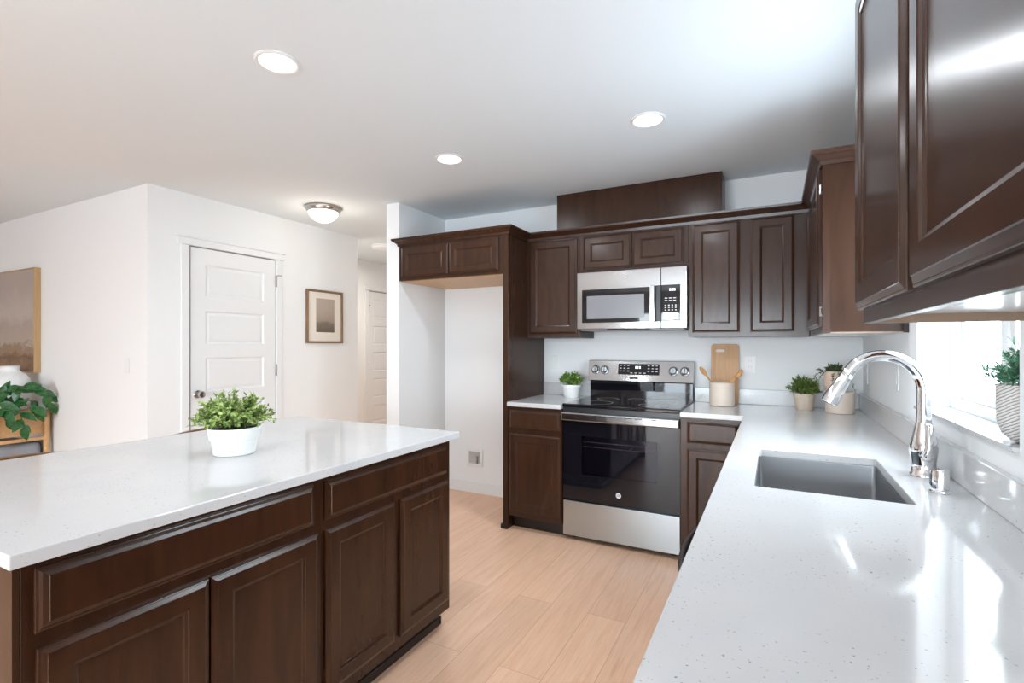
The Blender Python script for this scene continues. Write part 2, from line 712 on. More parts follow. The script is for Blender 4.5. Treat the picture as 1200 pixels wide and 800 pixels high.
box(bm, XH - 0.13, XH - 0.06, 3.983, 7.0, 0, ZC)
box(bm, XH - 0.06, XH, 3.983, HY0, 0, ZC)
box(bm, XH - 0.06, XH, HY1, 7.0, 0, ZC)
box(bm, XH - 0.06, XH, HY0, HY1, DH - 0.012, ZC)
struct('wall_hall_left', bm, 'wall_paint')
struct('wall_hall_end', B(XH - 0.13, -2.688, 7.0, 7.1, 0, ZC), 'wall_paint')
# rear and far left walls with glazing (behind the viewpoint)
bm = BM()
box(bm, -8.6, -2.7, -4.35, -4.2, 0, ZC)
box(bm, -2.7, 0.3, -4.35, -4.2, 2.08, ZC)
box(bm, 0.3, XW, -4.35, -4.2, 0, ZC)
struct('wall_rear', bm, 'wall_paint')
struct('wall_far_left', B(-8.65, -8.5, -4.2, 1.953, 0, ZC), 'wall_paint')


def window_unit(name, axis, p, a0, a1, z0, z1, mull, sign):
    """Vinyl window in a wall opening: frame, sashes, mullion, glass."""
    def bx(bm, u0, u1, d0, d1, za, zb):
        if axis == 'x':
            box(bm, p + sign * d0, p + sign * d1, u0, u1, za, zb, 0.003, 1)
        else:
            box(bm, u0, u1, p + sign * d0, p + sign * d1, za, zb, 0.003, 1)
    f = 0.045
    bm = BM()
    bx(bm, a0, a0 + f, 0, 0.07, z0, z1)
    bx(bm, a1 - f, a1, 0, 0.07, z0, z1)
    bx(bm, a0 + f, a1 - f, 0, 0.07, z0, z0 + f)
    bx(bm, a0 + f, a1 - f, 0, 0.07, z1 - f, z1)
    for mu in mull:
        bx(bm, mu - 0.022, mu + 0.022, 0.015, 0.065, z0 + f, z1 - f)
    win = struct(name, bm, 'vinyl')
    ed = [a0 + f] + [v for mu in mull for v in (mu - 0.022, mu + 0.022)] + [a1 - f]
    for k in range(0, len(ed), 2):
        s0, s1 = ed[k], ed[k + 1]
        bm = BM()
        g = 0.03
        bx(bm, s0, s0 + g, 0.02, 0.055, z0 + f, z1 - f)
        bx(bm, s1 - g, s1, 0.02, 0.055, z0 + f, z1 - f)
        bx(bm, s0 + g, s1 - g, 0.02, 0.055, z0 + f, z0 + f + g)
        bx(bm, s0 + g, s1 - g, 0.02, 0.055, z1 - f - g, z1 - f)
        struct('window_sash', bm, 'vinyl', win)
        bm = BM()
        if axis == 'x':
            box(bm, p + sign * 0.036, p + sign * 0.040, s0 + g, s1 - g, z0 + f + g, z1 - f - g)
        else:
            box(bm, s0 + g, s1 - g, p + sign * 0.036, p + sign * 0.040, z0 + f + g, z1 - f - g)
        struct('window_pane', bm, 'window_glass', win)
    return win


window_unit('window_1', 'x', 0.600, WY0 + 0.001, WY1 - 0.001, WZ0 + 0.001, WZ1 - 0.001, [(WY0 + WY1) / 2], 1)
window_unit('window_2', 'y', -4.25, -2.699, 0.299, 0.001, 2.079, [-1.70, -0.70], -1)
bm = BM()
box(bm, 0.487, 0.5985, WY0 + 0.002, WY1 - 0.002, WZ0 + 0.0005, WZ0 + 0.012)
struct('trim_1', bm, 'quartz')


# doors ------------------------------------------------------------
def five_panel(name, wd, h, loc, rz, mir=False):
    x0, x1 = 0.112, wd - 0.112
    bandz = [(0.235, 0.47), (0.58, 0.845), (0.945, 1.212), (1.318, 1.580), (1.690, 1.945)]
    d = struct(name, panel_door(wd, h, 0.035, [(x0, x1, a, b) for a, b in bandz]), 'trim_white')
    d.location = loc
    d.rotation_euler = (0, 0, rz)
    return d


d1 = five_panel('door_1', DY1 - DY0, DH - 0.012, (XL - 0.003, DY0, 0.008), PI / 2)
knob = lathe(BM(), [(0, 0), (0.030, 0), (0.031, 0.004), (0.028, 0.008), (0.012, 0.011), (0.010, 0.03), (0.018, 0.036),
                    (0.027, 0.046), (0.028, 0.056), (0.022, 0.066), (0, 0.069)], 24, 0.052, 0, 0.930, 'Y')
struct('door_knob', knob, 'nickel', d1, True)
for hz in (1.884, 1.092, 0.25):
    bm = BM()
    cyl(bm, 0.0075, hz - 0.055, hz + 0.045, 12, DY1 - DY0 + 0.0055, -0.008, 0)
    box(bm, DY1 - DY0 - 0.001, DY1 - DY0 + 0.001, -0.004, 0.03, hz - 0.05, hz + 0.04)
    if hz > 1.5:
        tube(bm, [(DY1 - DY0 + 0.006, -0.012, hz + 0.045), (DY1 - DY0 + 0.006, -0.03, hz + 0.047), (DY1 - DY0 + 0.026, -0.06, hz + 0.045)], 0.0045, 8)
    struct('hinge', bm, 'nickel', d1)
# casings of the closet door
bm = BM()
box(bm, XL, XL + 0.010, 2.178, 2.2365, 0, 2.082, 0.002, 1)
box(bm, XL, XL + 0.010, 2.9935, 3.045, 0, 2.082, 0.002, 1)
box(bm, XL, XL + 0.020, 2.150, 3.060, 2.083, 2.135, 0.002, 1)
box(bm, XL, XL + 0.030, 2.140, 3.070, 2.135, 2.150, 0.002, 1)
struct('trim_2', bm, 'trim_white')
d2 = five_panel('door_2', HY1 - HY0 - 0.006, DH - 0.026, (XH - 0.018, HY0 + 0.003, 0.006), PI / 2)
for hz in (1.80, 1.02, 0.2):
    bm = BM()
    cyl(bm, 0.008, hz - 0.05, hz + 0.05, 12, 0.012, -0.007, 0)
    if hz > 1.5:
        box(bm, -0.018, 0.03, -0.022, -0.012, hz + 0.05, hz + 0.062)
    struct('hinge', bm, 'black_metal', d2)
bm = BM()
box(bm, XH, XH + 0.016, HY0 - 0.074, HY0 - 0.004, 0, 2.072, 0.002, 1)
box(bm, XH, XH + 0.016, HY1 + 0.004, HY1 + 0.074, 0, 2.072, 0.002, 1)
box(bm, XH, XH + 0.020, HY0 - 0.09, HY1 + 0.09, 2.073, 2.13, 0.002, 1)
struct('trim_3', bm, 'trim_white')
# baseboards
struct('baseboard_back', B(-2.674, -1.729, YB - 0.013, YB, 0, 0.092, 0.002, 1), 'trim_white')
struct('baseboard_alcove', B(-2.688, -2.675, 3.17, YB, 0, 0.092, 0.002, 1), 'trim_white')
bm = BM()
box(bm, XL, XL + 0.013, 1.953, 2.177, 0, 0.092, 0.002, 1)
box(bm, XL, XL + 0.013, 3.046, 3.983, 0, 0.092, 0.002, 1)
struct('baseboard_left', bm, 'trim_white')
struct('baseboard_dining', B(-8.5, XL, 1.940, 1.953, 0, 0.092, 0.002, 1), 'trim_white')
bm = BM()
box(bm, XH, XH + 0.013, 3.983, HY0 - 0.075, 0, 0.092, 0.002, 1)
struct('baseboard_hall', bm, 'trim_white')
# ---------------------------------------------------------------- cabinets
# local frame: x to the right seen from the front, y into the cabinet (doors at negative y), z up


def cabinet(name, label, cat, loc, rz, wd, d, z0, z1, doors=(), drawers=(), toe=0.0, carcass='espresso_side', hollow=False,
            ff=0.019, recess=0.0, group=None):
    t = thing(name, label, cat, loc, rz, group)
    bm = BM()
    zb = z0 + recess
    if hollow:
        th = 0.018
        box(bm, 0, th, ff, d, z0 + toe, z1)
        box(bm, wd - th, wd, ff, d, z0 + toe, z1)
        box(bm, th, wd - th, ff, d, z0 + toe, z0 + toe + th)
    else:
        box(bm, 0.001, wd - 0.001, ff, d, zb + toe, z1)
        if recess:
            obj('bottom_rail', B(0, 0.016, ff, d, z0, z0 + recess), 'cabinet_inside', t)
            obj('bottom_rail', B(wd - 0.016, wd, ff, d, z0, z0 + recess), 'cabinet_inside', t)
    obj('carcass', bm, carcass, t)
    obj('face_frame', B(0, wd, 0, ff, z0 + toe, z1, 0.0008, 1), 'espresso', t)
    if toe:
        obj('toe_kick', B(0.002, wd - 0.002, 0.075, 0.09, z0, z0 + toe), 'espresso_dark', t)
    for (a, b, c, e) in doors:
        obj('door', shaker(a, b, c, e, -0.0195), 'espresso', t)
    for (a, b, c, e) in drawers:
        obj('drawer_front', slab_front(a, b, c, e, -0.0195), 'espresso', t)
    return t


UZ0, UZ1 = 1.372, 2.128
FY = 3.477          # face plane of the upper row on the back wall
UD = YB - FY - 0.001
# refrigerator-opening cabinet
FX0, FX1 = -2.6865, -1.730
c = cabinet('wall_cabinet', 'short dark two-door cabinet bridging the empty refrigerator alcove', 'cabinet', (FX0, 3.165, 0), 0,
            FX1 - FX0, YB - 3.165 - 0.001, 1.835, UZ1,
            doors=[(0.032, 0.488, 1.858, 2.100), (0.494, 0.928, 1.858, 2.100)])
obj('bottom_panel', B(0.006, FX1 - FX0 - 0.006, 0.022, YB - 3.165 - 0.004, 1.8300, 1.8345), 'maple', c)
# tall side panel of the refrigerator opening
t = thing('refrigerator_side_panel', 'tall dark wood end panel between the empty refrigerator alcove and the short counter', 'cabinet panel', (-1.7285, 3.1645, 0))
obj('panel', B(0, 0.042, 0, YB - 3.1655, 0, 2.1275, 0.001, 1), 'espresso_side', t)
bm = BM()
box(bm, -0.013, 0.0, -0.013, 0.25, 0.0, 0.034, 0.004, 2)
box(bm, 0.0, 0.042, -0.013, -0.0005, 0.0, 0.034, 0.004, 2)
obj('base_shoe', bm, 'espresso_dark', t)

cabinet('wall_cabinet', 'tall single-door dark upper cabinet left of the microwave, beside the alcove panel', 'cabinet', (-1.685, FY, 0), 0, 0.428, UD, UZ0, UZ1,
        doors=[(0.024, 0.410, 1.402, 2.105)])
cabinet('wall_cabinet', 'short dark two-door cabinet directly above the microwave', 'cabinet', (-1.2565, FY, 0), 0, 0.757, UD, 1.838, UZ1,
        doors=[(0.030, 0.384, 1.860, 2.105), (0.390, 0.730, 1.860, 2.105)])
cabinet('wall_cabinet', 'dark two-door upper cabinet right of the microwave, above the cutting board', 'cabinet', (-0.499, FY, 0), 0, 0.690, UD, UZ0, UZ1,
        doors=[(0.026, 0.311, 1.402, 2.110), (0.370, 0.612, 1.402, 2.110)])
# corner cabinet on the right wall (faces -X): local x runs towards -Y
RX = 0.194
c = cabinet('wall_cabinet', 'dark corner upper cabinet with exposed end panel above the small potted plants', 'cabinet', (RX, YB - 0.001, 0), -PI / 2,
            YB - 0.001 - 2.600, XW - RX - 0.001, UZ0, UZ1, doors=[(0.42, 1.165, 1.402, 2.110)], recess=0.005)
obj('bottom_panel', B(0.017, YB - 2.618, 0.020, XW - RX - 0.003, UZ0 + 0.001, UZ0 + 0.0045), 'white_laminate', c)
for hz in (2.02, 1.47):
    bm = BM()
    box(bm, 1.166, 1.172, -0.010, -0.0005, hz - 0.022, hz + 0.022, 0.002, 1)
    cyl(bm, 0.003, hz - 0.016, hz + 0.016, 10, 1.1735, -0.006)
    obj('hinge', bm, 'nickel', c)
obj('end_stile', B(1.2075, 1.2115, 0.0, 0.028, UZ0, UZ1), 'espresso', c)
obj('scribe_strip', B(1.2075, 1.2115, 0.286, 0.304, UZ0, UZ1), 'espresso_dark', c)
# near cabinet on the right wall
c = cabinet('wall_cabinet', 'large dark upper cabinet nearest the camera, right of the window', 'cabinet', (RX, 1.470, 0), -PI / 2,
            1.02, XW - RX - 0.001, UZ0, UZ1 + 0.042, doors=[(0.004, 0.501, 1.404, 2.154), (0.546, 0.998, 1.404, 2.154)], recess=0.022)
obj('bottom_panel', B(0.017, 1.003, 0.020, XW - RX - 0.003, UZ0 + 0.0195, UZ0 + 0.0215), 'white_laminate', c)

crown = [(0.0005, 2.114), (0.009, 2.114), (0.012, 2.132), (0.020, 2.138), (0.034, 2.150), (0.040, 2.153), (0.046, 2.160), (0.048, 2.172), (0.0005, 2.172)]
cr = obj('crown_moulding', sweep([(-2.6865, 3.1645), (-2.6865, 3.1640), (-1.6855, 3.1640), (-1.6855, FY - 0.0005), (RX - 0.0005, FY - 0.0005),
                                  (RX - 0.0005, 2.5995), (XW - 0.001, 2.5995)], crown), 'espresso')
tag(cr, 'long dark crown moulding running along the tops of the back upper cabinets', 'crown moulding')
cr = obj('crown_moulding', sweep([(XW - 0.001, 1.4705), (RX - 0.0005, 1.4705), (RX - 0.0005, 0.45)], [(o_, z_ + 0.042) for o_, z_ in crown]), 'espresso')
tag(cr, 'dark crown moulding on the cabinet nearest the camera, cut off by the photo top', 'crown moulding')
# vent chase above the microwave
hd = obj('vent_chase', B(-1.478, -0.300, 3.575, YB - 0.001, 2.1285, ZC - 0.001, 0.001, 1), 'espresso_side')
tag(hd, 'wide dark wood box on the cabinet tops, reaching the ceiling above the microwave', 'vent cover')

# base cabinets -----------------------------------------------------
CZ = 0.914
CT = 0.030
BZ = CZ - CT - 0.0005
BF = 3.170
cabinet('base_cabinet', 'dark base cabinet with one drawer and one door left of the range', 'cabinet', (-1.6855, BF, 0), 0,
        0.411, YB - BF - 0.001, 0, BZ, doors=[(0.012, 0.404, 0.135, 0.694)], drawers=[(0.014, 0.402, 0.728, 0.860)], toe=0.10)
cabinet('base_cabinet', 'dark base cabinet with drawer right of the range, beside the counter corner', 'cabinet', (-0.501, BF, 0), 0,
        0.385, YB - BF - 0.001, 0, BZ, doors=[(0.038, 0.325, 0.135, 0.700)], drawers=[(0.038, 0.325, 0.730, 0.864)], toe=0.10)
RF = -0.112
RD = XW - RF - 0.001
cabinet('base_cabinet', 'dark blind corner base cabinet under the inside corner of the counter', 'cabinet', (RF, 3.140, 0), -PI / 2,
        0.620, RD, 0, BZ, doors=[(0.10, 0.60, 0.135, 0.700)], drawers=[(0.10, 0.60, 0.730, 0.860)], toe=0.10)
cabinet('sink_base_cabinet', 'dark two-door base cabinet under the steel sink', 'cabinet', (RF, 2.519, 0), -PI / 2,
        0.930, RD, 0, BZ, doors=[(0.02, 0.46, 0.135, 0.700), (0.47, 0.91, 0.135, 0.700)], drawers=[(0.02, 0.91, 0.730, 0.860)], toe=0.10, hollow=True)
cabinet('base_cabinet', 'dark base cabinet under the counter end nearest the camera', 'cabinet', (RF, 0.977, 0), -PI / 2,
        1.27, RD, 0, BZ, doors=[(0.02, 0.62, 0.135, 0.700), (0.65, 1.25, 0.135, 0.700)], drawers=[(0.02, 1.25, 0.730, 0.860)], toe=0.10)
# dishwasher
t = thing('dishwasher', 'dishwasher with bowed bar handle under the right counter, almost hidden', 'dishwasher', (RF, 1.585, 0), -PI / 2)
obj('body', B(0.002, 0.600, 0.02, RD - 0.02, 0.0, BZ - 0.002), 'grey_plastic', t)
obj('door', B(0.004, 0.598, -0.02, 0.019, 0.11, BZ - 0.004, 0.004, 2), 'black_plastic', t)
hp = [(0.06 + 0.48 * k / 16, -0.02 - 0.060 * math.sin(PI * k / 16) ** 0.55 if 0 < k < 16 else -0.021, 0.825) for k in range(17)]
obj('handle', tube(BM(), hp, 0.008, 10), 'espresso_dark', t, True)
obj('toe_kick', B(0.004, 0.598, 0.01, 0.018, 0.0, 0.105), 'black_plastic', t)

# island (faces +X): local x runs towards +Y
IX = -1.335
IY0, IY1 = 0.430, 1.927
ISD = 0.66
cabinet('island_cabinet', 'dark island cabinet with long drawer over two wide doors, nearest the camera', 'cabinet', (IX, IY0, 0), PI / 2,
        0.747, ISD, 0, BZ, doors=[(0.022, 0.371, 0.132, 0.702), (0.376, 0.729, 0.132, 0.702)], drawers=[(0.020, 0.715, 0.733, 0.866)], toe=0.10)
cabinet('island_cabinet', 'dark island cabinet with shorter drawer over two doors, at the range end', 'cabinet', (IX, IY0 + 0.748, 0), PI / 2,
        0.747, ISD, 0, BZ, doors=[(0.012, 0.355, 0.150, 0.702), (0.390, 0.724, 0.150, 0.702)], drawers=[(0.012, 0.715, 0.733, 0.866)], toe=0.10)
t = thing('island_end_panel', 'dark finished wood end panel of the island at lower left', 'cabinet panel', (IX - 0.35, IY0, 0))
obj('panel', B(-ISD + 0.35, 0.35 - 0.001, -0.012, -0.001, 0.0, BZ), 'espresso_side', t)
t = thing('island_base_moulding', 'dark shoe moulding along the island toe kick on the floor', 'moulding', (0, 0, 0))
obj('strip', B(IX - 0.0735, IX - 0.056, IY0 + 0.003, IY1, 0.0, 0.040, 0.006, 3), 'espresso_dark', t)
obj('end_strip', B(IX - 0.62, IX - 0.056, IY1 + 0.001, IY1 + 0.017, 0.0, 0.040, 0.006, 3), 'espresso_dark', t)

# ---------------------------------------------------------------- worktops
def slab_poly(pts, z0, z1, hole=None, bev=0.003):
    bm = BM()
    top = [bm.verts.new((x, y, z1)) for x, y in pts]
    if hole:
        hv = [bm.verts.new((x, y, z1)) for x, y in hole]
        es = [bm.edges.new((top[i], top[(i + 1) % len(top)])) for i in range(len(top))]
        es += [bm.edges.new((hv[i], hv[(i + 1) % len(hv)])) for i in range(len(hv))]
        fs = bmesh.ops.triangle_fill(bm, use_beauty=True, edges=es)['geom']
        fs = [f for f in fs if isinstance(f, bmesh.types.BMFace)]
    else:
        fs = [bm.faces.new(top)]
    for f in fs:
        if f.normal.z < 0:
            f.normal_flip()
    bm.normal_update()
    ex = bmesh.ops.extrude_face_region(bm, geom=fs)
    vs = [v for v in ex['geom'] if isinstance(v, bmesh.types.BMVert)]
    bmesh.ops.translate(bm, verts=vs, vec=(0, 0, z0 - z1))
    bmesh.ops.recalc_face_normals(bm, faces=bm.faces)
    bm.normal_update()
    be = [e for e in bm.edges if len(e.link_faces) == 2 and e.calc_face_angle(0) > 1.2]
    if bev:
        bmesh.ops.bevel(bm, geom=be, offset=bev, segments=2, profile=0.5, affect='EDGES')
    return bm


def rrect(x0, x1, y0, y1, r, n=5):
    pts = []
    for cx, cy, a0 in ((x1 - r, y0 + r, -PI / 2), (x1 - r, y1 - r, 0), (x0 + r, y1 - r, PI / 2), (x0 + r, y0 + r, PI)):
        for k in range(n + 1):
            a = a0 + PI / 2 * k / n
            pts.append((cx + r * math.cos(a), cy + r * math.sin(a)))
    return pts


YC = 3.143
o = obj('countertop', B(-1.6855, -1.2735, YC, YB - 0.001, CZ - CT, CZ, 0.003, 2), 'quartz')
tag(o, 'short white quartz counter left of the range, against the tall dark panel', 'countertop')
SX0, SX1, SY0, SY1 = -0.049, 0.324, 1.601, 2.184
XR = -0.151
o = obj('countertop', slab_poly([(-0.5005, YC), (XR, YC), (XR, -0.60), (XW - 0.001, -0.60), (XW - 0.001, YB - 0.001), (-0.5005, YB - 0.001)],
                                CZ - CT, CZ, rrect(SX0, SX1, SY0, SY1, 0.012)), 'quartz')
tag(o, 'long L-shaped white speckled quartz counter holding the sink, at right', 'countertop')
o = obj('countertop', slab_poly([(-2.405, 0.403), (-1.302, 0.403), (-1.302, 1.962), (-2.405, 1.962)], CZ - CT, CZ), 'quartz')
tag(o, 'big white quartz island top with a potted plant on it', 'countertop')
BS = 1.016
o = obj('backsplash', B(-1.6855, -1.2735, YB - 0.021, YB - 0.001, CZ + 0.0005, BS, 0.002, 1), 'quartz')
tag(o, 'low white quartz backsplash left of the range, behind the small boxwood pot', 'backsplash')
o = obj('backsplash', B(-0.5005, XW - 0.0215, YB - 0.021, YB - 0.001, CZ + 0.0005, BS, 0.002, 1), 'quartz')
tag(o, 'low white quartz backsplash right of the range, behind the utensil crock', 'backsplash')
o = obj('backsplash', B(XW - 0.021, XW - 0.001, -0.60, YB - 0.001, CZ + 0.0005, BS, 0.002, 1), 'quartz')
tag(o, 'low white quartz backsplash along the right wall behind the faucet', 'backsplash')

# sink
t = thing('sink', 'rectangular undermount stainless steel sink basin in the right counter', 'sink', ((SX0 + SX1) / 2, (SY0 + SY1) / 2, 0.66))
bm = BM()
hx, hy = (SX1 - SX0) / 2 + 0.003, (SY1 - SY0) / 2 + 0.003
rings = []
top = CZ - CT - 0.0008 - 0.66
for (ex, r, z) in ((0.025, 0.02, top), (0.0, 0.012, top), (0.0, 0.014, top - 0.004), (-0.004, 0.016, 0.035), (-0.010, 0.020, 0.022), (-0.025, 0.020, 0.016)):
    rings.append([bm.verts.new((x, y, z)) for x, y in rrect(-hx - ex, hx + ex, -hy - ex, hy + ex, r)])
for a, b in zip(rings, rings[1:]):
    for k in range(len(a)):
        bm.faces.new((a[k], a[(k + 1) % len(a)], b[(k + 1) % len(a)], b[k]))
bm.faces.new(rings[-1])
basin = obj('basin', bm, 'sink_steel', t, True)
md = basin.modifiers.new('solid', 'SOLIDIFY')
md.thickness = 0.002
md.offset = 0
obj('drain', lathe(BM(), [(0, 0.018), (0.02, 0.018), (0.03, 0.0185), (0.043, 0.020), (0.046, 0.0185), (0.046, 0.0172), (0, 0.0172)], 28), 'chrome', t, True)

# faucet
FXp, FYp = 0.414, 1.970
t = thing('faucet', 'tall chrome gooseneck pull-down kitchen faucet behind the sink', 'faucet', (FXp, FYp, CZ + 0.0005))
obj('base', lathe(BM(), [(0, 0), (0.036, 0), (0.036, 0.006), (0.033, 0.010), (0.0315, 0.04), (0.034, 0.060), (0.037, 0.078), (0.035, 0.095),
                         (0.030, 0.118), (0.0235, 0.150), (0.0205, 0.165), (0, 0.165)], 32), 'chrome', t, True)
pts = [(0, 0, 0.160), (0, 0, 0.20), (0, 0, 0.262)]
R = 0.104
for k in range(1, 23):
    a = math.radians(154) * k / 22
    pts.append((-R + R * math.cos(a), 0, 0.262 + R * 1.05 * math.sin(a)))
rad = [0.0200, 0.0188, 0.0182] + [0.0178] * 22
obj('spout', tube(BM(), pts, rad, 20), 'chrome', t, True)
e = Vector(pts[-1])
dr = (Vector(pts[-1]) - Vector(pts[-2])).normalized()
hp = [e + dr * s for s in (0, 0.006, 0.012, 0.05, 0.092, 0.108, 0.110)]
sh = obj('spray_head', tube(BM(), hp, [0.0178, 0.0192, 0.019, 0.022, 0.0265, 0.0265, 0.023], 24), 'chrome', t, True)
obj('spray_face', tube(BM(), [e + dr * 0.1095, e + dr * 0.112], [0.0205, 0.019], 20), 'black_plastic', sh, True)
bm = BM()
tube(bm, [(0.0, -0.020, 0.068), (0.0, -0.040, 0.068), (0.0, -0.046, 0.070)], [0.019, 0.018, 0.014], 20)
tube(bm, [(0.0, -0.040, 0.066), (0.003, -0.044, 0.090), (0.006, -0.040, 0.120), (0.008, -0.034, 0.150), (0.008, -0.031, 0.162)], [0.012, 0.011, 0.009, 0.0085, 0.006], 14)
obj('lever', bm, 'chrome', t, True)
# soap dispenser / air gap cap
t = thing('sink_air_gap', 'short chrome cylinder cap standing on the counter beside the faucet base', 'air gap', (0.406, 1.763, CZ + 0.0005))
bm = lathe(BM(), [(0, 0), (0.0235, 0), (0.0235, 0.004), (0.0205, 0.006), (0.0205, 0.058), (0.019, 0.062), (0, 0.062)], 28)
for v in bm.verts:
    if v.co.z > 0.05:
        v.co.z += -v.co.y * 0.22 + v.co.x * 0.15
obj('cap', bm, 'chrome', t, True)
obj('slot', B(-0.0213, -0.0195, -0.006, 0.006, 0.018, 0.05, 0.0005, 1), 'black_plastic', t)
# ---------------------------------------------------------------- range
RXc = -0.8868
t = thing('range', 'stainless steel electric range with black glass cooktop and oven door', 'range', (RXc, 3.185, 0))
HW = 0.3825
obj('body', B(-HW, HW, 0.03, 0.615, 0.03, 0.900), 'black_plastic', t)
for sx in (-1, 1):
    for yy in (0.08, 0.55):
        obj('foot', cyl(BM(), 0.018, 0.0, 0.0295, 14, sx * 0.33, yy), 'black_plastic', t)
ck = obj('cooktop', B(-HW - 0.002, HW + 0.002, -0.018, 0.560, 0.9005, 0.924, 0.006, 3), 'black_glass', t)
for (bx_, by_, br_) in ((-0.19, 0.14, 0.105), (0.19, 0.14, 0.09), (-0.19, 0.40, 0.075), (0.19, 0.40, 0.105), (0.0, 0.46, 0.05)):
    bm = BM()
    lathe(bm, [(br_, 0.9242), (br_ + 0.0022, 0.9242), (br_ + 0.0022, 0.92445), (br_, 0.92445), (br_, 0.9242)], 48, bx_, by_)
    obj('burner_ring', bm, 'emblem_grey', ck)
# front trim with vent slots acting as handle
hb = obj('handle_bar', B(-HW - 0.002, HW + 0.002, -0.046, -0.004, 0.812, 0.868, 0.008, 3), 'stainless_bright', t)
obj('trim_band', B(-HW, HW, -0.008, 0.029, 0.8685, 0.8995), 'black_plastic', t)
for k, (a, b) in enumerate(((-0.215, -0.160), (-0.125, -0.075), (-0.060, -0.010), (0.050, 0.100), (0.115, 0.160), (0.215, 0.250))):
    bm = B(a, b, -0.0465, -0.0455, 0.8505, 0.8565, 0.0003, 1)
    obj('vent_slot', bm, 'black_plastic', hb)
# oven door with window
bm = BM()
dz0, dz1 = 0.280, 0.809
wx0, wx1, wz0, wz1 = -0.250, 0.245, 0.455, 0.712
box(bm, -HW, wx0, -0.004, 0.029, dz0, dz1)
box(bm, wx1, HW, -0.004, 0.029, dz0, dz1)
box(bm, wx0, wx1, -0.004, 0.029, dz0, wz0)
box(bm, wx0, wx1, -0.004, 0.029, wz1, dz1)
dn = obj('oven_door', bm, 'black_glass', t)
obj('oven_window', B(wx0, wx1, -0.004, -0.001, wz0, wz1), 'oven_glass', dn)
bm = BM()
box(bm, wx0, wx1, 0.0265, 0.0285, wz0, wz1)
obj('oven_liner', bm, 'oven_cavity', dn)
bm = BM()
for zz in (0.640, 0.672):
    tube(bm, [(wx0 + 0.003, 0.012, zz), (wx1 - 0.003, 0.012, zz)], 0.0022, 8)
tube(bm, [(0.055, 0.014, 0.634), (0.105, 0.010, 0.676)], 0.003, 8)
obj('oven_rack', bm, 'chrome', dn)
em = obj('emblem', lathe(BM(), [(0, 0.0042), (0.0155, 0.0042), (0.0165, 0.0046), (0.0175, 0.0042)], 32, 0.0, 0, 0.345, 'Y'), 'legend', dn, True)
text_mesh('emblem_letters', 'GE', 0.020, 'dark_legend', em, (0.0, -0.0045, 0.345), (PI / 2, 0, 0))
obj('drawer', B(-HW, HW, -0.006, 0.029, 0.034, 0.268, 0.003, 2), 'stainless', t)
# backguard
bm = BM()
box(bm, -HW, HW, 0.562, 0.615, 0.9005, 1.045, 0.004, 2)
obj('backguard_base', bm, 'black_glass', t)
bm = BM()
vs = [(-0.535, 1.046), (-0.515, 1.052), (-0.548, 1.196), (-0.560, 1.203), (-0.615, 1.203), (-0.615, 1.046)]
a = [bm.verts.new((-HW - 0.004, -y, z)) for y, z in vs]
b = [bm.verts.new((HW + 0.004, -y, z)) for y, z in vs]
bm.faces.new(a)
bm.faces.new(b[::-1])
for k in range(len(vs)):
    bm.faces.new((a[k], a[(k + 1) % len(vs)], b[(k + 1) % len(vs)], b[k]))
bg_ = obj('backguard', bm, 'stainless_bright', t)
tilt = math.atan2(0.033, 0.144)


def on_guard(x, z):
    return (x, 0.515 + (z - 1.052) * 0.033 / 0.144 - 0.0006, z)


GR = (-tilt, 0, 0)


def guard_part(name, bm, mat, x, z, par=bg_, smooth=False):
    o = obj(name, bm, mat, par, smooth)
    o.location = on_guard(x, z)
    o.rotation_euler = GR
    return o


dp = guard_part('display', B(-0.152, 0.152, -0.0022, 0.0, -0.042, 0.040, 0.001, 1), 'black_glass', 0.0, 1.140)
bm = BM()
for col in range(3):
    for row in range(3):
        for s in (-1, 1):
            xx = s * (0.075 + col * 0.029)
            box(bm, xx - 0.007, xx + 0.007, -0.0030, -0.0023, 0.024 - row * 0.021, 0.029 - row * 0.021)
for xx in (-0.05, -0.018, 0.014, 0.046):
    box(bm, xx - 0.008, xx + 0.008, -0.0030, -0.0023, -0.032, -0.027)
obj('legend', bm, 'legend', dp)
bm = BM()
for xx in (-0.018, -0.004, 0.012):
    box(bm, xx - 0.004, xx + 0.004, -0.0030, -0.0023, 0.004, 0.022)
obj('clock', bm, 'clock_digits', dp)
guard_part('badge', B(-0.030, 0.030, -0.0012, 0.0, -0.009, 0.009, 0.0005, 1), 'dark_legend', -0.03, 1.075)
for kx in (-0.327, -0.255, 0.252, 0.330):
    bm = lathe(BM(), [(0, 0), (0.029, 0), (0.029, 0.003), (0.024, 0.005), (0.022, 0.024), (0.019, 0.028), (0, 0.028)], 28, 0, 0, 0, 'Y')
    k = guard_part('knob', bm, 'stainless', kx, 1.130, smooth=True)
    obj('grip', B(-0.0045, 0.0045, -0.036, -0.0275, -0.022, 0.022, 0.002, 2), 'stainless_bright', k)
    bm = BM()
    lathe(bm, [(0.030, 0.0004), (0.034, 0.0004), (0.034, 0.0012), (0.030, 0.0012), (0.030, 0.0004)], 32, 0, 0, 0, 'Y')
    obj('dial_ring', bm, 'dark_legend', k)

